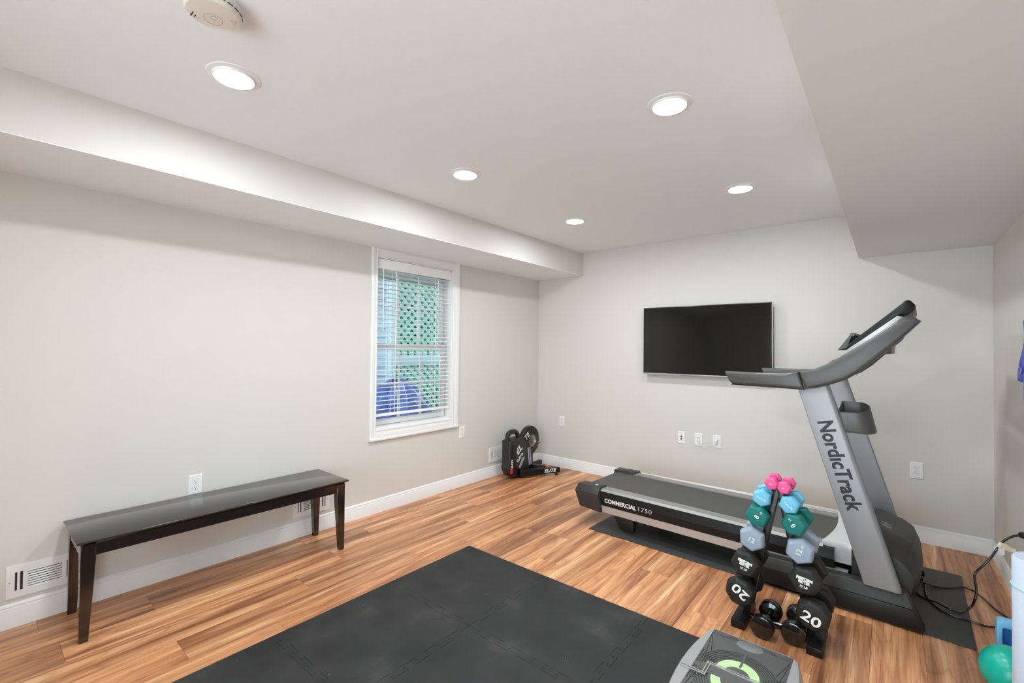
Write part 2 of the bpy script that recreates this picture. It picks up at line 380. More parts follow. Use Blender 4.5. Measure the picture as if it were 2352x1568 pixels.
# blind
bl = empty('window_blind', 'white horizontal slat blind, lowered and open, inside the window', 'blind', (-.040, (y0+y1)/2, z0+.03))
hw = (y1-y0)/2-.016
slat_m = M('blind_slat', (.93, .93, .92), .4, noise=.01)
MB().box(-.030, .036, -hw-.004, hw+.004, 1.255, 1.338).build('valance', slat_m, bl, bevel=.006)
sl_me = MB().grid(lambda u, v: ((u-.5)*.050, (v*2-1)*hw, .0030*(1-(2*u-1)**2)), 6, 1)
sl_me.v += [(x, y, z-.0022) for x, y, z in sl_me.v]; n_ = 14
sl_me.f += [tuple(i+n_ for i in f[::-1]) for f in sl_me.f]
for i in range(6): sl_me.f += [(i, i+n_, i+1+n_, i+1), (7+i, 8+i, 8+i+n_, 7+i+n_)]
sl_me.f += [(0, 7, 7+n_, n_), (6, 6+n_, 13+n_, 13)]
sl_me = sl_me.mesh('slat', slat_m, smooth=30)
NS = 33; zb0 = .115; zb1 = 1.245
for i in range(NS):
    o = bpy.data.objects.new('slat', sl_me); COL.objects.link(o); o.parent = bl; o.location = (0, 0, zb0+(zb1-zb0)*i/(NS-1)); o.rotation_euler = (0, math.radians(-3), 0)
MB().box(-.025, .025, -hw, hw, .060, .080).build('bottom_rail', slat_m, bl, bevel=.004)
for yy in (-hw*.55, hw*.55):
    for xx in (-.0265, .0265): MB().box(xx-.0008, xx+.0008, yy-.002, yy+.002, .075, 1.27).build('ladder_tape', slat_m, bl)
MB().tube([(.03, -hw+.05, 1.27), (.032, -hw+.05, .75)], .0035, 8).build('tilt_wand', slat_m, bl)

# ------------------------------------------------------------------ outside the window
ground_m = M('garden_soil', (.12, .14, .12), .9, noise=.3, nscale=10)
struct(MB().box(-5.0, -.17, -4, 4, -.4, -.06).build('floor_outside', ground_m), 'ground outside the window')
sid_m = M('pale_siding', (.60, .76, .90), .6, noise=.04)
sd = struct(bpy.data.objects.new('wall_outside', None)); COL.objects.link(sd); sd.location = (-1.75, -1.6, 0); sd['label'] = 'pale lap siding outside the window'
for i in range(22):
    MB().hexa([(-.03, -1.2, .12*i), (.012, -1.2, .12*i), (.012, .72, .12*i), (-.03, .72, .12*i), (-.03, -1.2, .12*i+.118), (0, -1.2, .12*i+.118), (0, .72, .12*i+.118), (-.03, .72, .12*i+.118)]).build('siding_board', sid_m, sd)
MB().box(-.04, .03, .72, .80, 0, 2.64).build('corner_board', M('siding_trim', (.72, .80, .86), .5, noise=.02), sd)
lat_m = M('lattice_daylight_tint', (.42, .76, .68), .55, noise=.04)  # white slats; the teal tint of the daylight is put into their colour
LX, LY0, LY1 = -1.70, -.80, .62
la = empty('lattice_screen', 'white diagonal lattice screen outside the window', 'lattice', (LX, LY0, 0))
LW = LY1-LY0
def clip_diag(c, sgn, zlo, zhi):
    # slat centre line z = sgn*y + c within 0..LW, zlo..zhi
    pts = []
    for y in (0, LW):
        z = sgn*y+c
        if zlo <= z <= zhi: pts.append((y, z))
    for z in (zlo, zhi):
        y = (z-c)*sgn
        if 0 < y < LW: pts.append((y, z))
    pts = sorted(set((round(a, 5), round(bb, 5)) for a, bb in pts))
    return (pts[0], pts[-1]) if len(pts) >= 2 else None
for zlo, zhi in ((.05, 1.08), (1.22, 2.42)):
    for sgn, xo in ((1, 0.), (-1, .008)):
        c = -LW*2
        while c < 4.5:
            e = clip_diag(c, sgn, zlo, zhi)
            if e and abs(e[1][0]-e[0][0]) > .05:
                (ya, za), (yb, zb) = e; h_ = .019*.7071
                MB().hexa([(xo, ya-h_, za+h_*sgn), (xo, ya+h_, za-h_*sgn), (xo, yb+h_, zb-h_*sgn), (xo, yb-h_, zb+h_*sgn),
                           (xo+.007, ya-h_, za+h_*sgn), (xo+.007, ya+h_, za-h_*sgn), (xo+.007, yb+h_, zb-h_*sgn), (xo+.007, yb-h_, zb+h_*sgn)]).build('lattice_slat', lat_m, la)
            c += .112
frame_m = M('lattice_frame', (.60, .78, .84), .5, noise=.03)
for z in (.0, 1.08, 2.42): MB().box(-.02, .03, -.03, LW+.03, z, z+.14).build('rail', frame_m, la, bevel=.004)
for y in (-.06, LW): MB().box(-.025, .035, y, y+.06, 0, 2.6).build('post', frame_m, la, bevel=.004)
leaf_m = M('leaf_green', (.035, .20, .11), .55, noise=.45, nscale=9)
sh = empty('garden_shrub', 'dense green shrub behind the lattice outside the window', 'shrub', (-2.15, -.1, -.06))
b = MB(); rr = random.Random(3)
for i in range(2600):
    p = Vector((rr.uniform(-.33, .33), rr.uniform(-.9, .9), rr.uniform(.02, 2.55))); a = Vector((rr.gauss(0, 1), rr.gauss(0, 1), rr.gauss(0, 1))).normalized(); c = a.orthogonal().normalized(); l = rr.uniform(.05, .10)
    b.add([p-a*l*.5, p+c*l*.28, p+a*l*.5, p-c*l*.28], [(0, 1, 2, 3)])
fo = b.build('foliage', leaf_m, sh, weld=False); fo['kind'] = 'stuff'
for i in range(5): MB().tube([(0, -.7+.35*i, 0), (rr.uniform(-.1, .1), -.7+.35*i+rr.uniform(-.1, .1), 1.1), (rr.uniform(-.15, .15), -.7+.35*i+rr.uniform(-.2, .2), 2.3)], [.02, .014, .006], 6).build('stem', M('bark', (.12, .08, .05), .8, noise=.2), sh)
tarp_m = M('blue_tarp', (.09, .17, .52), .38, noise=.3, nscale=14)
b = MB()
def tarp(u, v):
    a = 2*PI*u; ph = v*PI/2
    r = 1+.13*math.sin(7*a+5*v)+.09*math.sin(13*a-9*v)+.07*math.sin(23*a+17*v)
    return (.24*r*math.cos(a)*math.cos(ph), .52*r*math.sin(a)*math.cos(ph), .98*math.sin(ph)*(1+.05*math.sin(9*a)))
b.grid(tarp, 64, 18)
o = tag(b.build('blue_tarp', tarp_m, smooth=25), 'crumpled blue tarpaulin heap outside, low in the window', 'tarp'); o.location = (-1.28, -1.05, -.06)
aw_m = M('porch_beam', (.30, .36, .34), .7, noise=.1)
pb = tag(MB().box(-.9, -.75, -2.6, -.55, 2.02, 2.14).build('porch_beam', aw_m, bevel=.004), 'grey green porch beam outside, top of the window', 'beam'); pb.rotation_euler = (0, 0, 0)

deck_m = M('deck_boards', (.32, .34, .33), .8, noise=.1)
dk = struct(bpy.data.objects.new('ceiling_shade_deck', None), 'added deck boards that dim the space outside the window'); COL.objects.link(dk); dk.location = (-.17, -.5, 2.62)  # added deck, board gaps set to dim the daylight on the lattice
for i in range(18): MB().box(-.162*(i+1)+.040, -.162*i, -3.5, 3.2, 0, .03).build('deck_board', deck_m, dk)
light_block_m = M('light_block_green', (.05, .22, .14), .8, noise=.5, nscale=14)
b = MB(); b.box(-3.12, -3.06, -4, 2.7, -.06, 2.7); b.box(-3.06, -.21, 2.64, 2.7, -.06, 1.3); b.box(-3.06, -.21, -4.06, -4, -.06, 1.3)  # added walls, heights set to block sky and daylight
struct(b.build('wall_light_block', light_block_m, weld=False), 'added green walls outside the window that block sky and daylight')
# ------------------------------------------------------------------ outlets, plates, vents
def outlet(label, loc, rz, kind='duplex', group='wall plates'):
    # local: plate in the xz plane facing -y
    t = empty('wall_outlet' if kind == 'duplex' else 'wall_plate', label, 'outlet' if kind == 'duplex' else 'wall plate', loc, rz, group)
    w, h = .035, .057
    MB().loft([[(-w, 0, -h), (w, 0, -h), (w, 0, h), (-w, 0, h)], [(-w, -.002, -h), (w, -.002, -h), (w, -.002, h), (-w, -.002, h)], [(-w+.004, -.0055, -h+.004), (w-.004, -.0055, -h+.004), (w-.004, -.0055, h-.004), (-w+.004, -.0055, h-.004)]]).build('plate', plastic_w, t)
    if kind == 'duplex':
        for zc in (-.0195, .0195):
            pts = [(.0172*math.cos(a), zc+max(-.0138, min(.0138, .0172*math.sin(a)))) for a in [2*PI*i/28 for i in range(28)]]
            r = MB().prism(pts, 1, -.0055, -.0068).build('receptacle', plastic_w, t)
            MB().tube([(p[0]*1.02, -.0056, p[1]) for p in pts], .0005, 4, True).build('edge_gap', M('gap_grey', (.35, .34, .33), .7, noise=.05), r)
            for xx, hh in ((-.0062, .0042), (.0062, .0034)): MB().box(xx-.0011, xx+.0011, -.0071, -.0067, zc+.002-hh+.002, zc+.002+hh+.001).build('slot', slot_m, r)
            MB().cyl((0, -.0067, zc-.0075), (0, -.0071, zc-.0075), .0026, n=12).build('slot', slot_m, r)
        MB().cyl((0, -.0055, 0), (0, -.0066, 0), .0026, n=12).build('screw', grey_pr, t)
    elif kind == 'coax':
        for zc in (-.012, .012): MB().lathe([(.0065, -.0055), (.0065, -.008), (.0045, -.008), (.0045, -.016)], (0, 0, zc), (0, 1, 0), 12).build('connector', chrome if False else black_sm, t)
        for zc in (-.042, .042): MB().cyl((0, -.0055, zc), (0, -.0066, zc), .0026, n=10).build('screw', plastic_w, t)
    elif kind == 'switch':
        MB().box(-.0168, .0168, -.0064, -.0054, -.0335, .0335).build('insert', plastic_w, t, bevel=.001)
        MB().box(-.010, .010, -.0068, -.0062, -.020, .020).build('opening', M('gap_grey', (.35, .34, .33), .7, noise=.05), t)
        MB().box(-.0085, .0085, -.0095, -.0066, -.019, .016).build('jack', plastic_w, t, bevel=.0015)
    return t
outlet('duplex outlet just above the back edge of the bench', (0, -3.397, .502), PI/2)
outlet('duplex outlet on the wall at the lower right corner of the window', (0, -1.224, .516), PI/2)
outlet('duplex outlet on the back wall above the bike trainer', (.331, 0, .512), 0)
outlet('two-socket cable plate, leftmost of three plates under the television', (1.660, 0, .507), 0, 'coax')
outlet('white jack plate with a cord, middle of three plates under the television', (1.8135, 0, .508), 0, 'switch')
outlet('duplex outlet with a plug, rightmost of three plates under the television', (1.9725, 0, .510), 0)
outlet('duplex outlet on the back wall right of the treadmill upright', (3.2975, 0, .492), 0)
outlet('duplex outlet on the right wall holding the treadmill plug', (RW, -.935, .405), -PI/2)
cord_w = M('white_cord', (.62, .60, .57), .5, noise=.02)
t = empty('power_cord', 'thin white cord looped between two plates under the television', 'cord', (1.8135, -.010, .50))
MB().tube([(0, 0, -.012), (.008, -.016, -.020), (.03, -.022, -.022), (.06, -.024, -.014), (.10, -.024, .002), (.130, -.022, .006), (.150, -.018, .012)], .0022, 6).build('cord', cord_w, t)
MB().tube([(.012, -.012, -.018), (.014, -.02, -.045), (.04, -.016, -.066), (.07, -.014, -.062), (.11, -.016, -.035), (.150, -.014, -.02), (.158, -.014, .0)], .0018, 6).build('cord_loop', cord_w, t)
MB().loft([[(.159+.012*sx_, 0-.0005, .029-.012*.6+.012*sz_) for sx_, sz_ in ((-1, -1), (1, -1), (1, 1), (-1, 1))], [(.159+.009*sx_, -.022, .020+.010*sz_) for sx_, sz_ in ((-1, -1), (1, -1), (1, 1), (-1, 1))]]).build('plug', plastic_w, t, bevel=.002)
def vent(label, yc, zc):
    t = empty('floor_vent', label, 'vent', (0, yc, zc), PI/2, 'white wall registers')
    W2, H2 = .128, .074; ow, oh = .100, .043
    b = MB()
    for bx in ((-W2, -ow, -H2, H2), (ow, W2, -H2, H2), (-ow, ow, oh, H2), (-ow, ow, -H2, -oh), (-.074, -.058, -oh, oh), (.058, .074, -oh, oh)): b.box(bx[0], bx[1], -.007, 0, bx[2], bx[3])
    b.build('face_plate', plastic_w, t)
    MB().box(-ow, ow, -.0012, -.0002, -oh, oh).build('duct_shade', duct_m, t)  # dark sheet on the wall stands in for shade inside the duct
    for i in range(8):
        z = -oh+.004+i*(2*oh-.008)/7
        MB().hexa([(-.058, -.0066, z-.004), (.058, -.0066, z-.004), (.058, -.0025, z+.001), (-.058, -.0025, z+.001), (-.058, -.0072, z-.003), (.058, -.0072, z-.003), (.058, -.0032, z+.003), (-.058, -.0032, z+.003)]).build('louver', plastic_w, t)
    for xx in (-.088, .088): MB().box(xx-.0045, xx+.0045, -.0069, -.002, -oh, oh).build('fin', plastic_w, t)
    for xx in (-.117, .117): MB().cyl((xx, -.0065, 0), (xx, -.0082, 0), .0032, n=12).build('screw', grey_pr, t)
vent('white wall register left of the bench legs', -4.012, .208)
vent('white wall register seen between the two right bench legs', -2.692, .213)
vent('white wall register beside the bike trainer', -.710, .224)

# ------------------------------------------------------------------ television
t = empty('television', 'flat black television on the back wall', 'television', (1.867, -.075, 1.411))
w2, h2 = .549, .311
MB().box(-w2, w2, -.006, .012, -h2, h2).build('bezel', M('tv_bezel', (.05, .05, .05), .3, metal=.4, noise=.05), t, bevel=.002)
MB().box(-w2, w2, -.004, .011, -h2-.010, -h2).build('bottom_trim', silver_hi, t, bevel=.002)
MB().box(w2, w2+.003, -.005, .011, -h2, h2).build('side_trim', silver_hi, t)
scr = M('tv_screen', (.006, .0062, .0065), .09, noise=.05, spec=.5)
MB().box(-w2+.006, w2-.006, -.0072, -.0055, -h2+.004, h2-.006).build('screen', scr, t)
MB().box(-w2+.03, w2-.03, .012, .045, -h2+.02, h2-.06).build('back_case', black_pl, t, bevel=.008)
MB().box(-.22, .22, .045, .075, -.15, .12).build('wall_mount', black_sm, t)

# ------------------------------------------------------------------ bench
bx0, bx1, by0, by1 = .020, .425, -3.957, -2.655
t = empty('bench', 'long dark espresso wooden bench with tapered legs along the wall', 'bench', ((bx0+bx1)/2, (by0+by1)/2, 0))
hx, hy = (bx1-bx0)/2, (by1-by0)/2
MB().loft([[(sx*(hx-i), sy*(hy-i), z) for sx, sy in ((-1, -1), (1, -1), (1, 1), (-1, 1))] for i, z in ((.022, .428), (.004, .440), (0, .445), (.002, .450))]).build('seat_top', espresso, t, bevel=.001, seg=1)
ax, ay = hx-.020, hy-.020
for sx in (-1, 1): MB().box(min(sx*ax, sx*(ax-.02)), max(sx*ax, sx*(ax-.02)), -ay+.05, ay-.05, .375, .4285).build('side_rail', espresso, t, bevel=.0015, seg=1)
for sy in (-1, 1): MB().box(-ax+.05, ax-.05, min(sy*ay, sy*(ay-.02)), max(sy*ay, sy*(ay-.02)), .375, .4285).build('end_rail', espresso, t, bevel=.0015, seg=1)
for sx in (-1, 1):
    for sy in (-1, 1):
        def q(w, z): return [(sx*(ax+.002), sy*(ay+.002), z), (sx*(ax-w), sy*(ay+.002), z), (sx*(ax-w), sy*(ay-w), z), (sx*(ax+.002), sy*(ay-w), z)]
        MB().loft([q(.030, 0), q(.050, .36), q(.050, .4285)]).build('leg', espresso, t, bevel=.002, seg=1)

# ------------------------------------------------------------------ foam mat of interlocking tiles
mt = empty('exercise_mat', 'black interlocking foam mat in the middle of the floor', 'mat', (1.004, -2.120, 0))
TS = .62; G = .0007
def seam(n=10, ph=0):
    # dovetail teeth along 0..1, returns [(t, offset)]
    out = []; st = 1./n
    for i in range(n):
        s = 1 if (i+ph) % 2 else -1; a = i*st; k = .14*st
        if i in (0, n-1): s *= .0
        out += [(a+(k if s else 0), 0.), (a-(k if s else 0), .017*s), (a+st+(k if s else 0), .017*s), (a+st-(k if s else 0), 0.)]
    return out
SE = [p for p in seam() if 0 <= p[0] <= 1]
NR, NC = 3, 3
for r in range(NR):
    for c in range(NC):
        xa, xb, yt, yb = c*TS, (c+1)*TS, -r*TS, -(r+1)*TS
        P = []
        def edge(p0, p1, off):
            d = Vector(p1)-Vector(p0); n = Vector((d.y, -d.x)).normalized()
            for tt, o in off: P.append(tuple(Vector(p0)+d*tt+n*o))
        st = [(0, 0)]
        # counter clockwise: bottom, right, top, left; shared seams use mirrored offsets
        edge((xa+G, yb+G), (xb-G, yb+G), [(a, o) for a, o in SE] if r < NR-1 else st)
        edge((xb-G, yb+G), (xb-G, yt-G), [(a, o) for a, o in SE] if c < NC-1 else st)
        edge((xb-G, yt-G), (xa+G, yt-G), [(1-a, -o) for a, o in SE[::-1]] if r > 0 else st)
        edge((xa+G, yt-G), (xa+G, yb+G), [(1-a, -o) for a, o in SE[::-1]] if c > 0 else st)
        Q = []
        for p in P:
            if not Q or (Vector(p)-Vector(Q[-1])).length > 1e-4: Q.append(p)
        MB().prism(Q, 2, 0.0002, .012).build('mat_tile', rubber, mt)

# ------------------------------------------------------------------ step platform
st_m = M('step_grey', (.33, .335, .34), .42, noise=.03, bump=.1, bscale=600)
pad_m = M('step_pad', (.095, .095, .092), .55, noise=.06, bump=.2, bscale=500)
ridge_m = M('step_ridge', (.035, .035, .034), .5, noise=.05)
green_m = M('step_green', (.50, .72, .36), .5, noise=.03)
SX, SY, SZ = 2.712, -2.455, .012
t = empty('step_platform', 'grey aerobic step platform with green ring, near edge of the mat', 'step platform', (SX, SY, SZ))
def outline(ins, n=12):
    L_, wx = .292-ins, .165-ins; pts = []
    rc = .030
    for qx, qy, a0 in ((1, 1, 0), (-1, 1, PI/2), (-1, -1, PI), (1, -1, 1.5*PI)):
        for i in range(n+1):
            a = a0+PI/2*i/n
            x = qx*(wx-rc)+rc*math.cos(a); y = qy*(L_-rc)+rc*math.sin(a)
            pts.append((x, y))
        if (qx, qy) in ((-1, 1), (1, -1)):
            for i in range(1, 8): pts.append((qx*wx, qy*(L_-rc)*(1-2*i/8)))
    out = []
    for x, y in pts:
        bul = .034*max(0, 1-(y/L_)**2)
        out.append((x+math.copysign(bul, x)*min(1, abs(x)/(wx*.8)), y))
    return out
R = lambda ins, z: [(x, y, z) for x, y in outline(ins)]
MB().loft([R(-.006, 0), R(-.010, .012), R(-.004, .055), R(.002, .085), R(.008, .097), R(.018, .1005)]).build('body', st_m, t, smooth=40)
ZP = .1005
MB().loft([[(x, y, z) for x, y in ((-.147, -.270), (.147, -.270), (.147, .270), (-.147, .270))] for z in (ZP-.004, ZP+.003)]).build('top_pad', pad_m, t, bevel=.0015)
ZT = ZP+.003
def strip(pts, w=.0034, h=.0012): return MB().tube([(x, y, ZT) for x, y in pts], w*.5, 5)
for sg, nm in ((1, 'far'), (-1, 'near')):
    cy_ = sg*.030
    # green ring (half annulus with a wide body) and dark centre
    n = 28
    ring = []; cen = []
    for i in range(n+1):
        a = PI*i/n
        ring.append((.074*math.cos(a), cy_+sg*.080*math.sin(a)))
    inner = [(.042*math.cos(PI*i/n), cy_+sg*.040*math.sin(PI*i/n)) for i in range(n+1)]
    MB().loft([[(x, y, ZT+z) for x, y in ring] for z in (0, .0016)]+[], caps=False, closed=False)
    b = MB(); k = len(ring)
    b.add([(x, y, ZT+.0016) for x, y in ring]+[(x, y, ZT+.0016) for x, y in inner]+[(x, y, ZT-.001) for x, y in ring]+[(x, y, ZT-.001) for x, y in inner],
          [(i, i+1, k+i+1, k+i) for i in range(k-1)]+[(i, i+1, 2*k+i+1, 2*k+i) for i in range(k-1)]+[(k+i, k+i+1, 3*k+i+1, 3*k+i) for i in range(k-1)]+[(0, k, 3*k, 2*k), (k-1, 2*k-1, 4*k-1, 3*k-1)])
    b.build('green_ring', green_m, t)
    MB().box(-.004, .004, min(cy_+sg*.045, cy_+sg*.150), max(cy_+sg*.045, cy_+sg*.150), ZT-.001, ZT+.0022).build('ring_divider', pad_m, t)
    for j in range(6):
        rx, ry = .086+.0095*j, .092+.0085*j
        pts = [(rx*math.cos(PI*i/24), cy_+sg*ry*math.sin(PI*i/24)) for i in range(25)]
        pts = [(x, y) for x, y in pts]
        strip(pts).build('groove', ridge_m, t)
    for a in (.18, .42, .62, PI-.62, PI-.42, PI-.18):
        p0 = (.140*math.cos(a), cy_+sg*.140*math.sin(a)); p1 = (.143*math.copysign(1, math.cos(a)), cy_+sg*(.150+.09*math.sin(a)) if .3 < a < PI-.3 else cy_+sg*.05)
        strip([p0, p1]).build('groove', ridge_m, t)
    for xo in (.066, -.066):
        strip([(xo+(.028)*math.cos(PI*i/10), sg*.246+sg*(-.012+.018*math.sin(PI*i/10))) for i in range(11)]).build('groove', ridge_m, t)
    strip([(-.145, sg*.240), (-.055, sg*.240)]).build('groove', ridge_m, t); strip([(.055, sg*.240), (.145, sg*.240)]).build('groove', ridge_m, t)
    MB().lathe([(1e-5, .0022), (.046, .002), (.050, 0), (.050, -.002)], (0, 0, 0), (0, 0, 1), 32).build('oval_badge', M('step_badge', (.16, .165, .17), .5, noise=.2, nscale=60), t, smooth=40).matrix_local = Matrix.Translation((0, sg*.234, ZT)) @ Matrix.Diagonal((1., .62, 1., 1.))
    b = MB()
    for i in range(7):
        for j in range(9-i):
            x = -.140+i*.0085; y = sg*(.015+j*.0105+.004*i)
            b.lathe([(.0028, 0), (.002, .0022), (1e-5, .0026)], (x, y, ZT), (0, 0, 1), 6); b.lathe([(.0028, 0), (.002, .0022), (1e-5, .0026)], (-x, y, ZT), (0, 0, 1), 6)
    bo = b.build('grip_dots', ridge_m, t, weld=False); bo['kind'] = 'stuff'
zig = [(-.176, -.045), (-.098, -.045), (-.098, .030), (.098, .030), (.098, -.045), (.176, -.045)]
for d in (-.0045, .0045):
    pz = [(-.176, -.040+d), (-.098+d, -.040+d), (-.098+d, .032+d), (.098-d, .032+d)] if False else None
for a, bb in zip(zig[:-1], zig[1:]):
    xa, xb = sorted((a[0], bb[0])); ya, yb = sorted((a[1], bb[1]))
    for d in (-.005, .005):
        horiz = abs(a[1]-bb[1]) < 1e-6
        if horiz: MB().box(xa-.006, xb+.006, ya+d-.0016, ya+d+.0016, ZT-.002, ZT+.0035).build('hinge_strip', silver_hi, t)
        else: MB().box(xa+d-.0016, xa+d+.0016, ya-.006, yb+.006, ZT-.002, ZT+.0034).build('hinge_strip', silver_hi, t)

# ------------------------------------------------------------------ treadmill mat and treadmill (own frame: u along the deck, v towards the back wall)
TA = math.radians(-2.5); TO = (3.276, -1.407, .0065)
tm = tag(MB().box(-1.0, 1.0, -.445, .445, 0, .006).build('treadmill_mat', M('pvc_mat', (.035, .035, .035), .5, noise=.1, bump=.4, bscale=300), bevel=.002), 'thin black floor mat under the treadmill', 'mat')
tm.location = (2.462, -.915, 0); tm.rotation_euler = (0, 0, math.radians(-1.9))
t = empty('treadmill', 'black and silver treadmill facing the right wall', 'treadmill', TO, TA)
TVW = .86                                  # overall v width
def both(fn):
    for sgn in (0, 1): fn((lambda v: v) if sgn == 0 else (lambda v: .84-v), sgn)
def flipbox(m, u0, u1, va, vb, z0, z1): return (u0, u1, min(va, vb), max(va, vb), z0, z1)
# belt and rollers
MB().loft([[(u, .195, z), (u, .735, z)] + [(u, .735, z-.012), (u, .195, z-.012)] for u, z in ((-1.985, .238), (-1.975, .252), (-1.955, .259), (-1.90, .261), (-.39, .261))]).build('running_belt', belt_m, t, smooth=40)
MB().cyl((-1.95, .16, .225), (-1.95, .77, .225), .036, n=24).build('rear_roller', belt_m, t, smooth=40)
MB().box(-1.90, -.40, .20, .73, .16, .248).build('deck_board', black_sm, t)
def rails(m, k):
    def ring(u, pts): return [(u, m(v), z) for v, z in pts]
    body = [(.092, .158), (.088, .205), (.100, .256), (.13, .262), (.13, .150)]
    MB().loft([ring(u, body) for u in (-1.81, -.36)]).build('side_rail', black_sm, t)
    strip_ = [(.092, .108), (.089, .157), (.13, .157), (.13, .108)]
    MB().loft([ring(u, strip_) for u in (-1.79, -.30)]).build('rail_trim', silver_hi, t)
    foot = [(.101, .256), (.118, .2695), (.193, .2695), (.193, .250), (.13, .250)]
    MB().loft([ring(u, foot) for u in (-1.81, -.41)]).build('foot_rail', rail_m, t)
    # moulded end cap: lower block leaning, chamfered top
    lo = [(-1.995, .232), (-1.950, .122), (-1.770, .112), (-1.792, .236)]
    hi = [(-1.990, .272), (-1.795, .277)]
    b = MB()
    vs = [(u, m(.060), z) for u, z in lo]+[(u, m(.192), z) for u, z in lo]+[(hi[0][0], m(.098), hi[0][1]+.006), (hi[1][0], m(.098), hi[1][1]+.006), (hi[0][0]+.004, m(.192), hi[0][1]+.006), (hi[1][0], m(.192), hi[1][1]+.006)]
    b.add(vs, [(0, 1, 2, 3), (4, 7, 6, 5), (0, 4, 5, 1), (1, 5, 6, 2), (0, 3, 9, 8), (8, 9, 11, 10), (4, 10, 11, 7), (0, 8, 10, 4), (3, 2, 6, 7), (3, 7, 11, 9)])
    b.build('end_cap', grey_pl, t, bevel=.003)
    # rear foot under the deck
    fv = sorted((m(.105), m(.165)))
    MB().loft([[(a, fv[0]+i, z), (c, fv[0]+i, z), (c, fv[1]-i, z), (a, fv[1]-i, z)] for a, c, z, i in ((-1.60, -1.555, 0.0, .012), (-1.64, -1.535, .012, .006), (-1.71, -1.525, .135, 0))]).build('rear_foot', black_pl, t, bevel=.004)
    # base frame
    bf = sorted((m(0.), m(.09)))
    prof = [(-.80, .018), (-.006, .0), (0., .010), (-.040, .098), (-.80, .092)]
    MB().prism([(u, z) for u, z in prof], 1, bf[0], bf[1]).build('base_frame', black_sm, t, bevel=.003)
    cap0 = [(u, m(0.001), z) for u, z in ((-.80, .0925), (-.040, .0985))]; cap1 = [(u, m(.024), z) for u, z in ((-.80, .150), (-.066, .158))]
    cap2 = [(u, m(.088), z) for u, z in ((-.80, .150), (-.066, .158))]; cap3 = [(u, m(.088), z) for u, z in ((-.80, .0925), (-.040, .0985))]
    MB().loft([[cap0[i], cap1[i], cap2[i], cap3[i]] for i in (0, 1)]).build('base_cover', grey_pl, t, bevel=.004)
    # leaning upright
    def upr(z, w=.145):
        u0 = -.2265-.2965*(z-.155); return [(u0, m(.004), z), (u0+w-.012, m(.004), z), (u0+w, m(.016), z), (u0+w, m(.062), z), (u0, m(.062), z)]
    o = MB().loft([upr(.152), upr(1.150)]).build('upright', silver_m, t, bevel=.006, seg=3)
    return o
uprights = []
both(lambda m, k: uprights.append(rails(m, k)))
MB().box(-.16, -.07, .06, .78, .014, .072).build('front_crossmember', black_sm, t, bevel=.004)
MB().box(-.62, -.52, .085, .755, .03, .09).build('lift_frame', black_sm, t, bevel=.004)
for v in (.05, .79): MB().cyl((-.045, v-.03, .028), (-.045, v+.03, .028), .026, n=20).build('transport_wheel', black_sm, t, smooth=40)
# pale motor hood with a concave rear edge
arc = [(-.420+.030*math.sin(PI*(v-.12)/.62), v) for v in [.12+.62*i/16 for i in range(17)]]
pl = arc+[(-.14, .735), (-.14, .125)]
MB().loft([[(u, v, .185) for u, v in pl], [(u, v, .262) for u, v in pl], [(u+.004 if i < 17 else u, v, .285 if i < 17 else .305) for i, (u, v) in enumerate(pl)]]).build('motor_hood', hood_m, t, bevel=.003)
# dark front shroud
def shroud(v):
    k = (v-.43)/.34; bow = .035*(1-k*k); sh = .06*max(0, abs(k)-.55)/.45
    return [(-.285, v, .075), (-.285, v, .335-sh), (-.245, v, .372-sh), (-.19, v, .380-sh), (-.105+bow*.8, v, .345-sh*1.05), (-.072+bow, v, .318-sh), (-.048+bow, v, .26-sh*.6), (-.040+bow, v, .19), (-.052+bow, v, .11), (-.085+bow*.6, v, .055)]
MB().loft([shroud(.10+.66*i/14) for i in range(15)]).build('front_shroud', grey_pl, t, bevel=.003, smooth=45)
MB().box(-.25, -.075, .20, .66, .012, .058).build('motor_pan', black_sm, t, bevel=.004)
# emblem on the shroud: ring with a slanted N
P0 = Vector((-.155, .355, .3705)); eu = Vector((.90, 0, -.33)).normalized(); ev = Vector((0, -1, 0))
def emb(a, c): return P0+eu*c+ev*a
b = MB(); b.tube([emb(.034*math.cos(2*PI*i/32), .021*math.sin(2*PI*i/32)) for i in range(32)], .0009, 5, True)
for p in (((-.020, -.014), (-.013, .014)), ((-.013, .014), (.013, -.014)), ((.013, -.014), (.020, .014)), ((-.026, -.010), (-.030, -.024)), ((.026, .010), (.030, .024))): b.tube([emb(*p[0]), emb(*p[1])], .0009, 5)
b.build('emblem', grey_pr, t)
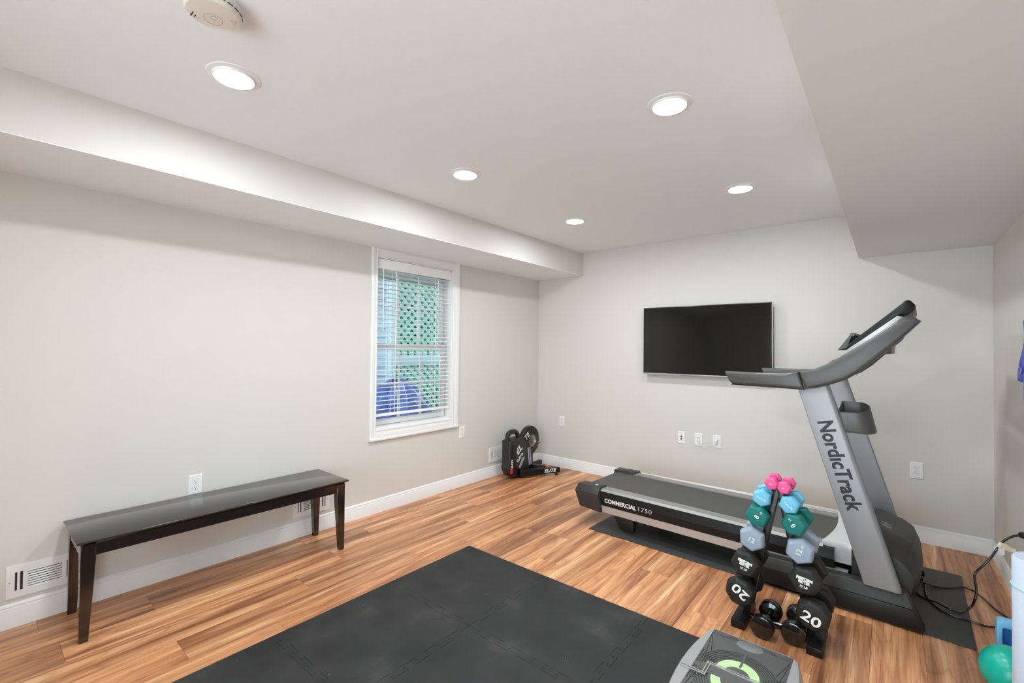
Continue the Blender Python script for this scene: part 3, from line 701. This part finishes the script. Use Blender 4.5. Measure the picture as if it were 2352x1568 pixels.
# handrails: grip and console arm
arm_top = [(-.50, 1.203), (-.431, 1.222), (-.374, 1.250), (-.282, 1.315), (-.195, 1.381), (-.112, 1.452), (-.072, 1.483), (-.041, 1.487)]
arm_bot = [(-.009, 1.461), (-.096, 1.359), (-.195, 1.256), (-.245, 1.208), (-.300, 1.168), (-.374, 1.136), (-.430, 1.119), (-.474, 1.112)]
def armf(m, k):
    def sec(pts, vs):
        return [[(u, m(v), z) for u, z in pts] for v in vs]
    poly = arm_top+arm_bot
    if k: poly = [(min(u, -.052), z) for u, z in arm_top]+[(min(u, -.050), z+.034*max(0, min(1, (u+.40)/.25))) for u, z in arm_bot]
    cx = sum(p[0] for p in poly)/len(poly); cz = sum(p[1] for p in poly)/len(poly)
    def ins(pl_, d):
        out = []; n = len(pl_)
        for i in range(n):
            p, q, r = Vector(pl_[i-1]), Vector(pl_[i]), Vector(pl_[(i+1) % n]); nn = (Vector((-(r-p).y, (r-p).x))).normalized()
            c = q-nn*d if (Vector((cx, cz))-q).dot(nn) < 0 else q-nn*d
            out.append((q.x-nn.x*d, q.y-nn.y*d))
        return out
    # orientation: top left->right then back along the bottom (clockwise), left normal points outward
    MB().loft([[(u, m(v), z) for u, z in ins(poly, d)] for v, d in ((-.027, .020), (-.0245, .008), (-.017, .0015), (-.008, 0), (.040, 0), (.046, .006))]).build('console_arm', arm_m, t, smooth=50)
    grip = [(-.878, 1.190), (-.700, 1.189), (-.570, 1.192), (-.504, 1.202), (-.478, 1.112), (-.600, 1.112), (-.760, 1.116), (-.838, 1.118), (-.858, 1.136)]
    MB().loft([[(u, m(v), z) for u, z in ins(grip, d)] for v, d in ((-.026, .018), (-.0235, .007), (-.016, .0015), (-.008, 0), (.036, 0), (.042, .006))]).build('hand_grip', arm_m, t, smooth=50)
    MB().loft([[(u, m(v), z) for u, z in ((-.845, 1.1125), (-.475, 1.1065), (-.475, 1.112), (-.845, 1.1175))] for v in (-.012, .03)]).build('grip_pad', black_sm, t)
both(armf)
# console: dark display slab, pale tray, back box, crossbar
def con(poly, v0, v1, nm, mat, bev=.004): return MB().prism(poly, 1, v0, v1).build(nm, mat, t, bevel=bev)
cs = con([(-.300, 1.352), (-.082, 1.556), (-.066, 1.574), (-.050, 1.572), (-.029, 1.545), (-.034, 1.520), (-.060, 1.496), (-.090, 1.497), (-.290, 1.326), (-.304, 1.334)], .100, .740, 'console', black_sm, .008)
MB().hexa([(-.2975, .14, 1.3555), (-.2975, .70, 1.3555), (-.0835, .70, 1.5555), (-.0835, .14, 1.5555), (-.2985, .14, 1.3567), (-.2985, .70, 1.3567), (-.0845, .70, 1.5567), (-.0845, .14, 1.5567)]).build('display', M('display_glass', (.01, .01, .012), .1, noise=.05), cs)
con([(-.300, 1.322), (-.095, 1.494), (-.070, 1.484), (-.105, 1.448), (-.290, 1.300)], .045, .795, 'console_tray', silver_hi, .004)
con([(-.348, 1.322), (-.294, 1.404), (-.283, 1.404), (-.300, 1.355), (-.300, 1.335)], .14, .70, 'tablet_lip', arm_m, .002)
MB().cyl((-.282, .13, 1.406), (-.282, .71, 1.406), .010, n=14).build('tablet_stop', arm_m, t, smooth=40)
con([(-.185, 1.300), (-.128, 1.303), (-.122, 1.36), (-.16, 1.40), (-.21, 1.36)], .22, .62, 'console_back_box', arm_m, .004)
con([(-.425, 1.205), (-.395, 1.238), (-.330, 1.247), (-.290, 1.26), (-.300, 1.225), (-.36, 1.195)], .04, .80, 'crossbar', black_sm, .006)
red_m = M('safety_red', (.70, .06, .08), .4, noise=.05)
sk = MB().box(-.395, -.355, .20, .225, 1.246, 1.256).build('safety_key', red_m, t, bevel=.003)
MB().tube([(-.385, .21, 1.256), (-.372, .212, 1.268), (-.362, .21, 1.258)], .0025, 6).build('key_clip', black_sm, sk)
# bottle holder on the near upright
def cup(z, k, inset=0.):
    uc, vc = -.262-.30*(z-1.0)*.55, .128
    pts = []
    for i in range(21):
        a = -PI/2+PI*i/20
        pts.append((uc+(.062-inset)*math.cos(a), vc+(.085-inset)*math.sin(a)))
    pts += [(uc-.075+inset, vc+.085-inset), (uc-.075+inset, vc-.085+inset)]
    return [(u, v, z+k*(v-vc)) for u, v in pts]
MB().loft([cup(.895, .0), cup(.905, .0, -.004), cup(1.020, .28, .004), cup(1.022, .28, .010), cup(.925, .0, .014)]).build('bottle_holder', arm_m, t, smooth=45)
# lettering
ld = Vector((.2965, 0, -1)).normalized(); lu = Vector((1, 0, .2965)).normalized()
zc = .735; uc = -.2265-.2965*(zc-.155)+.070
text('lettering', 'Nord\u0131cTrack', .094, black_pr, t, (uc, .0034, zc), ld, lu, bold=.0030, shear=.10, spacing=1.04, fit=.462)
text('lettering', 'COMMERCIAL', .040, white_pr, t, (-1.752, .0878, .198), (1, 0, 0), (0, 0, 1), bold=.0011, spacing=1.0, align='LEFT', fit=.252)
text('lettering', '1750', .040, grey_pr, t, (-1.494, .0878, .198), (1, 0, 0), (0, 0, 1), bold=.0002, spacing=1.05, align='LEFT', fit=.100)
text('lettering', 'R3', .026, white_pr, t, (-1.845, .135, .2845), (0, 1, 0), (-1, 0, 0), bold=.0006)

# power cord of the treadmill
tc_pts = [(3.259, -.679, .03), (3.293, -.707, .014), (3.302, -.81, .012), (3.303, -.944, .012), (3.323, -1.038, .012), (3.357, -1.098, .012), (3.4, -1.117, .012), (3.453, -1.119, .011), (3.503, -1.122, .008), (3.548, -1.097, .006), (3.600, -1.085, .006), (3.630, -1.04, .006), (3.612, -.969, .006),
          (3.567, -.873, .006), (3.535, -.762, .006), (3.508, -.702, .008), (3.469, -.692, .012), (3.432, -.724, .012), (3.388, -.77, .012), (3.337, -.789, .013), (3.29, -.793, .020), (3.265, -.833, .020), (3.258, -.883, .014), (3.268, -.959, .012), (3.301, -.995, .012), (3.338, -1.025, .020), (3.382, -1.069, .022), (3.428, -1.051, .014), (3.467, -.974, .02),
          (3.478, -1.04, .095), (3.485, -1.02, .133), (3.481, -1.0, .180), (3.486, -.99, .209), (3.519, -.99, .263), (3.547, -.98, .311), (3.575, -.96, .366), (3.603, -.95, .400), (3.632, -.945, .420), (3.648, -.94, .424)]
# last stretch starts from the loop on the mat
tc_pts[28] = (3.467, -1.02, .045)
def smooth_pts(p, n=5):
    p = [Vector(q) for q in p]; out = []
    for i in range(len(p)-1):
        a, b_, c, d = p[max(i-1, 0)], p[i], p[i+1], p[min(i+2, len(p)-1)]
        for k in range(n):
            s = k/n; out.append(.5*((2*b_)+(-a+c)*s+(2*a-5*b_+4*c-d)*s*s+(-a+3*b_-3*c+d)*s**3))
    return out+[p[-1]]
cpts = smooth_pts(tc_pts)
off = Vector((0, 0, 0))
cr = MB().tube([p-off for p in cpts], [.0046 if i < 26*5 else .0056 for i in range(len(cpts))], 10).build('power_cord', black_gl, t, smooth=60)
bpy.context.view_layer.update(); cr.matrix_parent_inverse = t.matrix_world.inverted()
MB().loft([[Vector((x, -.935+hy_, .424+hz_))-off for hy_, hz_ in ((-w_, -w_), (w_, -w_), (w_, w_), (-w_, w_))] for x, w_ in ((3.640, .008), (3.650, .013), (3.664, .014))]).build('plug', black_sm, cr, bevel=.002)
tagm = M('cord_tag', (.80, .66, .47), .6, noise=.25, nscale=50)
tp = Vector((3.573, -.962, .362))-off
MB().grid(lambda u, v: tp+Vector((.004+.050*u, -.008+.002*math.sin(5*u), -.024*v-.014*u+.014+.004*math.sin(6*u+2*v))), 6, 4).build('warning_tag', tagm, cr, smooth=60)
MB().grid(lambda u, v: tp+Vector((-.006+.022*u, -.010, -.010-.035*v+.004*math.sin(9*u))), 4, 4).build('warning_tag', M('cord_tag_pale', (.82, .78, .70), .6, noise=.1), cr, smooth=60)
MB().tube([tp+Vector((-.016, 0, -.030)), tp+Vector((.008, 0, .014))], .0085, 10).build('tag_sleeve', M('cord_tag_pale', (.82, .78, .70), .6), cr, smooth=60)

# ------------------------------------------------------------------ dumbbell rack
RX, RY = 2.745, -1.790
rk = empty('dumbbell_rack', 'black A-frame dumbbell rack in front of the treadmill', 'rack', (RX, RY, 0))
TIERS = [  # kind, left (x, z), right (x, z)
    ('pink', (2.7214, .696), (2.7765, .686)), ('blue', (2.682, .623), (2.799, .615)), ('teal', (2.666, .536), (2.821, .533)),
    ('grey', (2.6455, .425), (2.842, .422)), ('black', (2.6226, .303), (2.864, .300)), ('round', (2.600, .165), (2.892, .163))]
for sg, xb, xt, fx in ((-1, 2.606, 2.741, 2.592), (1, 2.880, 2.752, 2.897)):
    xb -= RX; xt -= RX; fx -= RX
    MB().hexa([(xb-.015, -.030, .03), (xb+.015, -.030, .03), (xb+.015, .030, .03), (xb-.015, .030, .03), (xt-.014, -.028, .668), (xt+.014, -.028, .668), (xt+.014, .028, .668), (xt-.014, .028, .668)]).build('post', rack_m, rk, bevel=.003)
    MB().box(fx-.030, fx+.030, -.121, .121, 0, .036).build('foot', rack_m, rk, bevel=.003)
    for k, l, r in TIERS:
        hx_, hz_ = (l if sg < 0 else r); hx_ -= RX
        px = xb+(xt-xb)*((hz_-.03)/.638)
        for yy in (-.022, .016):
            MB().prism([(px, hz_-.045), (px, hz_-.005), (px+sg*.010, hz_-.019), (hx_+sg*.004, hz_-.0185), (hx_+sg*.018, hz_+.002), (hx_+sg*.021, hz_-.001), (hx_+sg*.006, hz_-.024)][::1], 1, yy, yy+.005).build('saddle', rack_m, rk)
MB().cyl((2.60-RX, .0, .020), (2.89-RX, 0, .020), .012, n=14).build('crossbar', black_gl, rk, smooth=40)
MB().box(-.028, .030, -.026, .026, .655, .672).build('top_cap', rack_m, rk, bevel=.002)
DB = {  # head half width, half length, head thickness, colour, roughness, sides
    'pink': (.0265, .068, .036, (.80, .10, .30), .5, 6), 'blue': (.0365, .080, .045, (.16, .52, .74), .5, 6), 'teal': (.046, .090, .052, (.006, .17, .15), .5, 6),
    'grey': (.051, .100, .058, (.30, .37, .46), .5, 6), 'black': (.057, .106, .062, (.020, .0195, .019), .55, 6), 'round': (.064, .116, .068, (.016, .0155, .015), .5, 8)}
pr_w = {'pink': M('pink_print', (.85, .62, .72), .5, noise=.02)}
def dumbbell(kind, label, loc, yaw, roll, txt, sub=None, roll_t=None, mirror=False):
    hw_, hl, th, col, ro, n = DB[kind]
    d = empty(kind+'_dumbbell' if kind not in ('round', 'black', 'grey') else {'round': 'octagonal_dumbbell', 'black': 'black_hex_dumbbell', 'grey': 'grey_hex_dumbbell'}[kind], label, 'dumbbell', loc, yaw, 'dumbbells on the rack')
    mt_ = M('dumbbell_'+kind, col, ro, spec=.35, noise=.04, bump=.12, bscale=500)
    R_ = hw_/math.cos(PI/n)*(1.02 if n == 6 else 1.0); bv = .22*hw_ if n == 6 else .30*hw_
    heads = []
    for s in (-1, 1):
        pr_ = [(R_*.80, 0.), (R_, .16*th), (R_, .62*th), (R_*.93, .84*th), (R_*.80, th)]
        rings = [[(r*math.cos(2*PI*i/n+roll), s*(hl-th+h), r*math.sin(2*PI*i/n+roll)) for i in range(n)] for r, h in pr_]
        heads.append(MB().loft(rings).build('head', mt_, d, bevel=bv*.34, seg=3, smooth=50))
    MB().lathe([(.0125, -(hl-th)-.002), (.0125, -(hl-th)*.6), (.0145, 0), (.0125, (hl-th)*.6), (.0125, hl-th+.002)], (0, 0, 0), (0, 1, 0), 16).build('handle', mt_, d, smooth=50)
    a = roll_t if roll_t is not None else 0.
    rt = Vector((math.cos(a), 0, math.sin(a))); up = Vector((-math.sin(a), 0, math.cos(a)))
    pm = pr_w.get(kind, white_pr)
    yf = -hl-.0004
    f = heads[0]
    if txt == '15 LB':
        # chunky two line badge over the weight
        text('lettering', 'PERFORM', hw_*.30, pm, f, Vector((0, yf, 0))+up*hw_*.24, rt, up, bold=.0011, spacing=.85, sx=.95)
        text('lettering', 'BETTER', hw_*.30, pm, f, Vector((0, yf, 0))-up*hw_*.02, rt, up, bold=.0011, spacing=.85, sx=.85)
        text('lettering', '15 LB', hw_*.24, pm, f, Vector((0, yf, 0))-up*hw_*.36, rt, up, bold=.0005)
    else:
        text('lettering', txt, hw_*(.95 if kind == 'round' else .34 if kind == 'blue' else .62), pm, f, Vector((0, yf, 0))-(up*hw_*.18 if kind == 'round' else up*.0), rt, up, bold=.0012 if kind == 'round' else .0002, sx=1.25 if kind == 'round' else 1.)
    if sub: text('lettering', sub, hw_*.26, pm, f, Vector((0, yf, 0))+rt*hw_*.58-up*hw_*.10, rt, up)
    return d
rad = math.radians
SPEC = {('pink', 0): (.02, .1, '3', None, 90), ('pink', 1): (-.05, .15, '3', None, 100), ('blue', 0): (.03, .45, 'Tone Fit', None, -25), ('blue', 1): (-.05, .2, 'Tone Fit', None, -40),
        ('teal', 0): (.02, .1, '8', 'LB', 60), ('teal', 1): (-.06, .05, '8', 'LB', 130), ('grey', 0): (.0, .55, '12', None, -20), ('grey', 1): (-.03, .38, '12', 'LB', 75),
        ('black', 0): (-.04, .1, '15 LB', None, -12), ('black', 1): (-.05, .02, '15 LB', None, -6), ('round', 0): (-.03, .2, '20', None, 145), ('round', 1): (-.02, .2, '20', None, -22)}
LABS = {'pink': 'small pink hex dumbbell at the top of the rack', 'blue': 'light blue hex dumbbell, second tier of the rack', 'teal': 'dark teal hex dumbbell marked 8', 'grey': 'grey blue hex dumbbell marked 12',
        'black': 'black hex dumbbell marked 15 LB', 'round': 'black rounded dumbbell marked 20 at the bottom of the rack'}
for kind, l, r in TIERS:
    for k, (x, z) in enumerate((l, r)):
        yw, ro, tx, sb, rt_ = SPEC[(kind, k)]
        dumbbell(kind, LABS[kind]+(', left column' if k == 0 else ', right column'), (x, RY, z), yw, ro, tx, sb, rad(rt_))
# two glossy round dumbbells on the floor between the rack feet
for k, (x, y, yw, lab) in enumerate(((2.700, -1.824, -.03, 'glossy black round dumbbell on the floor, left of the pair between the rack feet'), (2.814, -1.786, .015, 'glossy black round dumbbell on the floor, right of the pair between the rack feet'))):
    d = empty('round_dumbbell', lab, 'dumbbell', (x, y, .0505), yw, 'dumbbells on the floor')
    for s in (-1, 1):
        MB().lathe([(.016, .050), (.030, .054), (.046, .060), (.050, .068), (.0505, .094), (.048, .103), (.040, .106), (1e-5, .107)], (0, 0, 0), (0, s, 0), 40).build('head', black_gl, d, smooth=35)
    MB().lathe([(.0135, -.052), (.0135, -.03), (.0155, 0), (.0135, .03), (.0135, .052)], (0, 0, 0), (0, 1, 0), 16).build('handle', black_gl, d, smooth=40)

# ------------------------------------------------------------------ bike trainer in the far left corner
bt = empty('bike_trainer', 'black indoor bike trainer with exposed gear cassette in the far left corner', 'bike trainer', (.20, -.50, 0))
tx = -.20; ty = .50
def Lw(p): return (p[0]-.20, p[1]+.50, p[2])
body = [(-.785, .190), (-.800, .110), (-.752, .032), (-.650, .006), (-.545, .010), (-.470, .060), (-.475, .200), (-.520, .330), (-.570, .405), (-.785, .395)]
MB().prism([(y+.5, z) for y, z in body], 0, .125-.20, .240-.20).build('body', black_pl, bt, bevel=.014, seg=3)
panel = [(-.760, .19), (-.775, .115), (-.74, .05), (-.66, .026), (-.60, .05), (-.70, .16), (-.68, .33), (-.76, .35)]
MB().prism([(y+.5, z) for y, z in panel], 0, .240-.20, .247-.20).build('side_panel', black_sm, bt, bevel=.003)
MB().tube(smooth_pts([(-.015, y+.5, z) for y, z in ((-.762, .375), (-.765, .430), (-.742, .462), (-.69, .470), (-.640, .462), (-.606, .430), (-.592, .38))], 4), .024, 10).build('carry_handle', black_pl, bt, smooth=60)
# flywheel and cover
cy_, cz_ = -.398+.5, .338
MB().lathe([(.145, -.05), (.155, -.042), (.155, -.004), (.145, .002), (.10, .006), (.07, .014), (1e-5, .014)], (.0, cy_, cz_), (1, 0, 0), 48).build('flywheel', black_pl, bt, bevel=.001, smooth=35)
b = MB()
for i in range(9):
    a = -.2+i*.28
    c0, s0 = math.cos(a), math.sin(a)
    b.tube([(.008, cy_+.075*c0, cz_+.075*s0), (.005, cy_+.138*c0, cz_+.138*s0)], .004, 6)
b.build('cooling_ribs', black_sm, bt)
MB().prism([(y+.5, z) for y, z in ((-.500, .02), (-.330, .02), (-.345, .10), (-.350, .28), (-.470, .30))], 0, .135-.2, .195-.2).build('pillar', black_pl, bt, bevel=.008)
cas_m = M('cassette_steel', (.42, .38, .30), .35, metal=.9, noise=.1)
for i in range(7):
    r = .064-.0055*i; n = 26-2*i; x = .018+.0048*i; pts = []
    for k in range(n*2):
        rr_ = r if k % 2 else r-.004; pts.append((cy_+rr_*math.cos(PI*k/n), cz_+rr_*math.sin(PI*k/n)))
    MB().prism(pts, 0, x, x+.0022).build('sprocket', cas_m, bt)
MB().cyl((.012, cy_, cz_), (.056, cy_, cz_), .018, n=16).build('freehub', cas_m, bt)
sk = MB().cyl((.05, cy_, cz_), (.105, cy_, cz_), .0045, n=10).build('axle_skewer', chrome, bt)
MB().tube([(.085, cy_, cz_), (.090, cy_+.02, cz_-.006), (.095, cy_+.045, cz_-.012)], .005, 8).build('skewer_lever', black_sm, sk)
MB().lathe([(1e-5, .058), (.014, .056), (.016, .048)], (0, cy_, cz_), (1, 0, 0), 14).build('axle_cap', chrome, bt)
for i, yy in enumerate((-.500, -.470)): MB().tube([(.044, yy+.5, .285), (.046, yy+.505, .20), (.044, yy+.525, .105)], .006, 6).build('guard_strip', M('guard_lavender', (.45, .43, .52), .4, noise=.05), bt)
# folding legs
def leg(p0, p1, w, h0, h1, nm):
    p0 = Vector(p0); p1 = Vector(p1); d = (p1-p0).normalized(); n = Vector((-d.y, d.x, 0))*w
    return MB().hexa([p0-n, p1-n, p1+n, p0+n, p0-n+Vector((0, 0, h0)), p1-n+Vector((0, 0, h1)), p1+n+Vector((0, 0, h1)), p0+n+Vector((0, 0, h0))]).build(nm, black_sm, bt, bevel=.008)
l1 = leg(Lw((.250, -.650, .012)), Lw((.478, -.262, .030)), .024, .075, .050, 'folding_leg')
l2 = leg(Lw((.150, -.42, .02)), Lw((.115, -.10, .022)), .024, .055, .045, 'folding_leg')
MB().lathe([(.016, 0), (.018, .006), (.010, .012), (.008, .032)], Lw((.462, -.290, 0)), (0, 0, 1), 14).build('levelling_foot', black_pl, bt, smooth=40)
MB().lathe([(.016, 0), (.018, .006), (.010, .012), (.008, .026)], Lw((.118, -.125, 0)), (0, 0, 1), 14).build('levelling_foot', black_pl, bt, smooth=40)
MB().prism([(y+.5, z) for y, z in ((-.42, .03), (-.25, .03), (-.25, .055), (-.30, .075), (-.40, .085))], 0, .14-.2, .30-.2).build('centre_brace', black_sm, bt, bevel=.005)
d1 = (Vector((.478, -.262, .030))-Vector((.250, -.650, .012))).normalized(); nn = Vector((d1.y, -d1.x, 0))
pc = Vector(Lw((.418, -.364, .056)))+nn*.0247
text('lettering', 'ELITE', .046, white_pr, bt, pc, d1, (0, 0, 1), bold=.0014, shear=.2, sx=1.2)
dg = (0, .80, .60); du = (0, -.60, .80)
text('lettering', 'EL', .088, white_pr, bt, (.0408, -.145, .285), dg, du, bold=.0020, shear=.15, sx=1.15)
text('lettering', 'TE', .072, white_pr, bt, (.0150, .018, .395), dg, du, bold=.0016, shear=.15, sx=1.0)
text('lettering', 'SUITO', .042, white_pr, bt, (.0408, -.128, .205), dg, du, bold=.0010, sx=1.0)
text('lettering', 'ELITE', .036, white_pr, bt, (.0476, -.262, .165), (0, 0, 1), (0, -1, 0), bold=.0012)
MB().box(.045, .0478, -.292, -.252, .070, .120).build('red_badge', M('badge_red', (.55, .02, .05), .4, noise=.05), bt)
MB().prism([(y+.5, z) for y, z in ((-.66, .10), (-.62, .10), (-.55, .20), (-.59, .20))], 0, .0395, .0425).build('grey_stripe', M('stripe_grey', (.32, .33, .34), .4, noise=.03), bt)

# ------------------------------------------------------------------ items by the right wall
ym = M('yoga_mat_blue', (.60, .69, .82), .6, noise=.02, bump=.25, bscale=250)
yx, yy_, yr, yh = 3.562, -1.885, .077, .605
yo = empty('yoga_mat', 'pale blue rolled yoga mat standing by the right wall', 'yoga mat', (yx, yy_, 0))
MB().lathe([(yr-.004, 0), (yr, .006), (yr, yh-.006), (yr-.004, yh-.001), (yr-.012, yh-.002)], (0, 0, 0), (0, 0, 1), 48).build('outer_roll', ym, yo, smooth=50)
b = MB(); pts = []
for i in range(150):
    a = i*.25; r = .008+(yr-.010-.008)*i/149; pts.append((r*math.cos(a), r*math.sin(a)))
for i in range(149):
    (x0_, y0_), (x1_, y1_) = pts[i], pts[i+1]; n = Vector((x0_, y0_)).normalized()*.0042; n1 = Vector((x1_, y1_)).normalized()*.0042
    b.hexa([(x0_-n.x, y0_-n.y, .01), (x1_-n1.x, y1_-n1.y, .01), (x1_+n1.x, y1_+n1.y, .01), (x0_+n.x, y0_+n.y, .01), (x0_-n.x, y0_-n.y, yh-.003), (x1_-n1.x, y1_-n1.y, yh-.003), (x1_+n1.x, y1_+n1.y, yh-.003), (x0_+n.x, y0_+n.y, yh-.003)])
b.build('inner_spiral', ym, yo)
MB().tube([(.0785*math.cos(2*PI*i/40), .0785*math.sin(2*PI*i/40), yh-.108-.006*math.cos(2*PI*i/40)) for i in range(40)], .0028, 8, True).build('elastic_band', M('band_aqua', (.40, .72, .74), .5, noise=.03), yo, smooth=60)
ball_m = M('exercise_ball', (.0, .40, .30), .28, noise=.05, bump=.15, bscale=300)
o = tag(MB().lathe([(max(1e-5, .092*math.sin(PI*i/24)), .092-.092*math.cos(PI*i/24)) for i in range(25)], (0, 0, 0), (0, 0, 1), 48).build('exercise_ball', ball_m, smooth=60), 'small glossy teal exercise ball at the foot of the yoga mat', 'ball')
o.location = (3.512, -1.685, 0)
bin_l = M('tray_light_blue', (.22, .56, .86), .4, noise=.03); bin_d = M('tray_blue', (.035, .20, .62), .4, noise=.04)
bb = empty('plastic_tray', 'light blue plastic tray with darker blue inside, on edge behind the teal ball', 'tray', (3.578, -1.475, 0))
rr_ = .018
def rrect(w, z0_, z1_, r):
    out = []
    for cx_, cz_, a0 in ((w-r, z1_-r, 0), (-w+r, z1_-r, PI/2), (-w+r, z0_+r, PI), (w-r, z0_+r, 1.5*PI)):
        for i in range(6): a = a0+PI/2*i/5; out.append((cx_+r*math.cos(a), cz_+r*math.sin(a)))
    return out
oo = rrect(.082, 0, .204, .018); ii = rrect(.066, .016, .176, .010)
MB().loft([[(x, y_, z) for x, z in p] for p, y_ in ((ii, .012), (ii, -.020), (oo, -.020), (oo, .024), (ii, .024))], caps=False).build('rim', bin_l, bb, bevel=.002)
MB().prism(ii, 1, .010, .022).build('base_panel', bin_d, bb)
# blue sports shirt on a black hook
shm = M('shirt_blue', (.035, .055, .42), .75, noise=.15, nscale=12, sheen=.3)
st_ = empty('sports_shirt', 'royal blue sports shirt hanging on the right wall', 'shirt', (RW, -1.45, 1.025))
half = [(.0, .50), (.08, .50), (.12, .475), (.205, .43), (.255, .31), (.312, .175), (.262, .162), (.238, .185), (.240, .10), (.215, .0), (.0, -.01)]
prof = half+[(-y, z) for y, z in half[::-1][1:-1]]
def shx(y, z): return -.045-.016*math.sin(26*y+5*z)-.008*math.sin(47*y)-.02*max(0, 1-abs(y)/.2)
dense = []
for k in range(len(prof)):
    (ya_, za_), (yb_, zb_) = prof[k], prof[(k+1) % len(prof)]
    for i in range(6): dense.append((ya_+(yb_-ya_)*i/6, za_+(zb_-za_)*i/6))
c0y, c0z = 0., .27
def sring(f, xf): return [(xf(c0y+(y-c0y)*f, c0z+(z-c0z)*f), c0y+(y-c0y)*f, c0z+(z-c0z)*f) for y, z in dense]
rings = [sring(f, lambda y, z: -.006) for f in (.02, .5, .97)]+[sring(1., lambda y, z: -.020)]+[sring(f, shx) for f in (.985, .94, .85, .72, .58, .42, .25, .1, .02)]
MB().loft(rings).build('shirt_body', shm, st_, smooth=55)
MB().tube([(-.03, .10, .475), (-.03, .16, .50), (-.03, .185, .455), (-.03, .06, .52), (-.03, 0, .53)], .006, 8).build('hanger', black_sm, st_, smooth=60)
MB().tube([(0, 0, .575), (-.03, 0, .57), (-.035, 0, .545), (-.03, 0, .525)], .005, 8).build('hook', black_sm, st_, smooth=60)
lav = M('shirt_print', (.30, .32, .80), .7, noise=.1)
for (y, z, r) in ((.262, .235, .010), (.250, .222, .012), (.255, .205, .007)): MB().lathe([(1e-5, .0015), (r, .001), (r, -.001)], (shx(y, z)-.0045, y, z), (-1, 0, 0), 12).build('print_mark', lav, st_)
